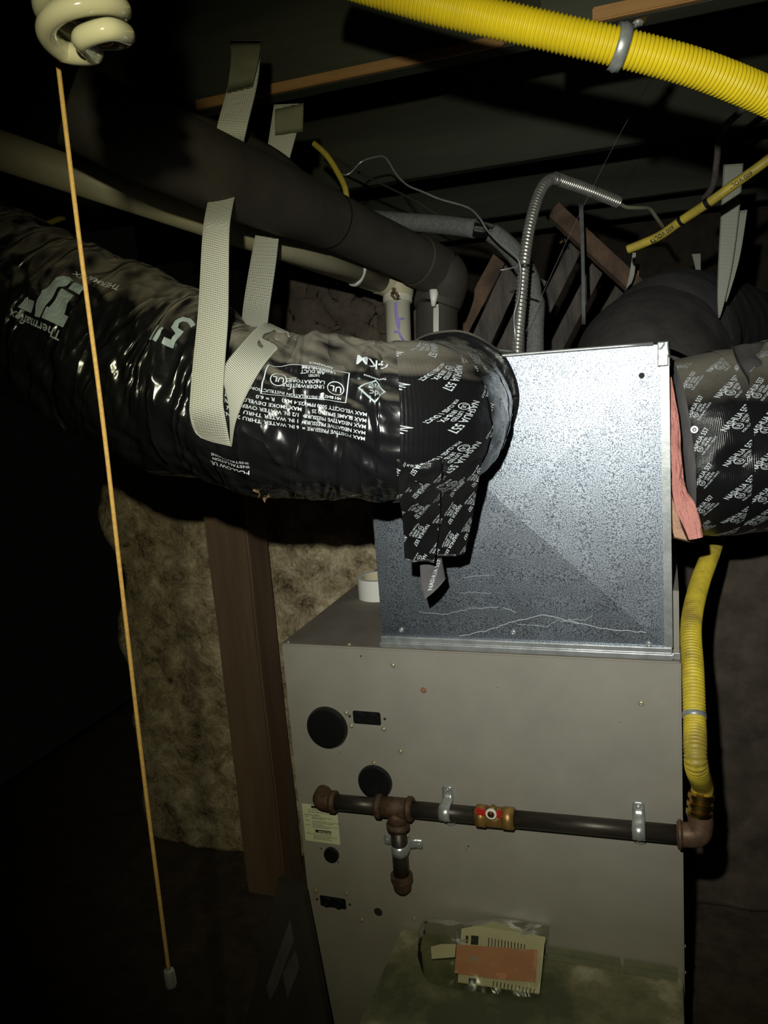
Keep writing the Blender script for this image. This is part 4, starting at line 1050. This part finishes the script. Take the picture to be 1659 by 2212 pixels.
def cdp(py):  # straight down under its top
    x = 122 + (365-122)*(py-115)/(2100-115); r_ = ray(x, py); t = ((ctop-CAM).xy.dot(r_.xy))/(r_.xy.dot(r_.xy)); return CAM + r_*t
cb = cdp(2098)
tube('string', [ctop + Vector((0,0,.03)), ctop, cdp(500), cdp(900) + Vector((.0012,0,0)), cdp(1300), cdp(1700) + Vector((-.001,0,0)), cb], .0017, M['cord'], PC, 120, 10)
lathe('metal_tip', cb + Vector((0,0,.002)), Vector((.02,0,-1)), [(0,.001),(.001,.0042),(.004,.0046),(.014,.0048),(.016,.0040),(.0165,.001)], M['galv_plain'], PC)
settle(PC, ctop)
# ------------------------------------------------------------------ return box, bag and papers
ZB = .405
xb = PZ(872, 1997, ZB).x
RB = thing('return_air_box', 'grimy sheet metal return box at the foot of the furnace', 'metal box')
box('box_body', (xb, -.75, .0), (W - .003, -.002, ZB), M['grime'], RB, .002)
for (a, b) in ((PZ(1185,2053,ZB).x, PZ(1340,2082,ZB).x), (PZ(1348,2086,ZB).x, W - .012)):
    box('top_flange', (a, -.020, ZB), (b, -.003, ZB + .004), M['web_tape'], RB, .001); box('top_flange', (a, -.006, ZB+.004), (b, -.002, ZB + .016), M['web_tape'], RB, .001)
for px, py in ((1250,2065),(1345,2070)): screw(PZ(px, py, ZB + .004), Vector((0,-.5,1)), .004, 'rust_screw', RB)
settle(RB, ((xb+W)/2, -.4, 0))
BG = thing('plastic_bag', 'clear plastic bag of manuals resting on the return box', 'bag')
A = PZ(985, 2122, ZB + .006); B = PZ(1170, 2150, ZB + .006); C = PY(1000, 1995, -.022)
nb = (B-A).cross(C-A).normalized(); nb = nb if nb.dot(CAM-A) > 0 else -nb
def PQ(px, py, off=0):
    r_ = ray(px, py); return CAM + r_*((A-CAM).dot(nb)/r_.dot(nb)) + nb*off
def sheet(name, pts, off, m, par, t=.0008, lab=None):
    o_ = prism(name, [PQ(x, y, off) for x, y in pts], -nb*t, M[m], par)
    if lab: o_['label'] = lab
    return o_
MN = thing('instruction_papers', 'cream folded instruction sheets inside the clear bag', 'papers')
sheet('folded_sheet', [(1020,1998),(1060,1990),(1082,1990),(1180,2030),(1172,2060),(1030,2060)], .004, 'paper', MN)
sheet('folded_sheet', [(998,2010),(1030,2004),(1178,2028),(1166,2150),(1080,2138),(990,2125)], .007, 'paper', MN, .004)
bcs = [poly2d([PI2 for PI2 in q_]) for q_ in ([(1007,2026),(1013,2026),(1012,2042),(1006,2042)], [(1019,2025),(1035,2027),(1034,2046),(1018,2045)], [(1014,2117),(1030,2119),(1029,2131),(1013,2130)])]
for k in range(12): bcs.append(poly2d([(1056+7*k, 2030+1.3*k),(1058+7*k, 2030.5+1.3*k),(1057+7*k, 2052+1.3*k),(1055+7*k, 2051.5+1.3*k)]))
for k in range(12): bcs.append(poly2d([(1066+8*k, 2124+1.5*k),(1068+8*k, 2124+1.5*k),(1067+8*k, 2136+1.2*k),(1065+8*k, 2136+1.2*k)]))
for bi, bq in enumerate((bcs[:1], bcs[1:2], bcs[2:3])): ink('barcode', join2d(bq), lambda x, y: PQ(x, y, .0078), M['print_k'], MN)
ink('printed_text', join2d(bcs[3:]), lambda x, y: PQ(x, y, .0078), M['print_k'], MN)
settle(MN, PQ(1080,2140))
PP_ = tag(sheet('salmon_paper', [(988,2046),(1030,2049),(1100,2054),(1162,2058),(1158,2128),(1050,2118),(984,2108)], .0105, 'paper_pink', None), 'salmon pink paper across the manuals in the bag', 'paper')
LBp = tag(sheet('small_label', [(932,2050),(955,2044),(986,2044),(984,2072),(934,2076)], .008, 'paper', None), 'small cream label at the left end of the bag', 'label')
bagp = [(905,2010),(925,1982),(1000,1990),(1080,1984),(1150,1996),(1188,2003),(1180,2060),(1168,2156),(1090,2150),(990,2138),(925,2120),(902,2070)]
vs = []; n = 26
def inside(u_, v_):
    # blend the outline as two edge curves: left/right by height
    pass
top_e = [(905,2012),(925,1984),(1000,1992),(1080,1986),(1150,1997),(1188,2003)]; bot_e = [(903,2070),(925,2122),(990,2140),(1090,2151),(1130,2155),(1168,2157)]
te, _ = catmull([(a, b, 0) for a, b in top_e], n); be, _ = catmull([(a, b, 0) for a, b in bot_e], n)
for side in (1, -1):
    for i in range(n+1):
        for j in range(13):
            f_ = j/12; x = te[i][0]*(1-f_) + be[i][0]*f_; y = te[i][1]*(1-f_) + be[i][1]*f_
            e_ = math.sin(PI*f_)**.6 * min(1, (i+.3)/3, (n-i+.3)/3)
            off = (.012 + .008*nz(i*.35, j*.5, 2))*e_ if side > 0 else .001
            vs.append(PQ(x, y, .004 + off))
fs = []; h_ = (n+1)*13
for s_ in (0, h_):
    for i in range(n):
        for j in range(12): a_ = s_ + i*13+j; fs.append((a_, a_+13, a_+14, a_+1))
newmesh('clear_film', vs, fs, M['bag'], BG)
settle(BG, PQ(1000,2140))
# ------------------------------------------------------------------ dark lower left
DB = thing('dark_metal_panel', 'dark sheet metal panel with pale patches at lower left', 'panel')
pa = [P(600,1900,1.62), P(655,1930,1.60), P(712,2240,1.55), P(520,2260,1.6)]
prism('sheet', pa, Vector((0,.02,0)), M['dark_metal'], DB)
nn_ = (pa[1]-pa[0]).cross(pa[3]-pa[0]).normalized(); nn_ = nn_ if nn_.dot(CAM-pa[0]) > 0 else -nn_
def PD(px, py):
    r_ = ray(px, py); return CAM + r_*((pa[0]-CAM).dot(nn_)/r_.dot(nn_)) + nn_*.002
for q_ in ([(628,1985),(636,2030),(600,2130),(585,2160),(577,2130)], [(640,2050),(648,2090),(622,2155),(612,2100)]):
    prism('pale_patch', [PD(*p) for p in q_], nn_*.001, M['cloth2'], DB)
settle(DB, pa[3])
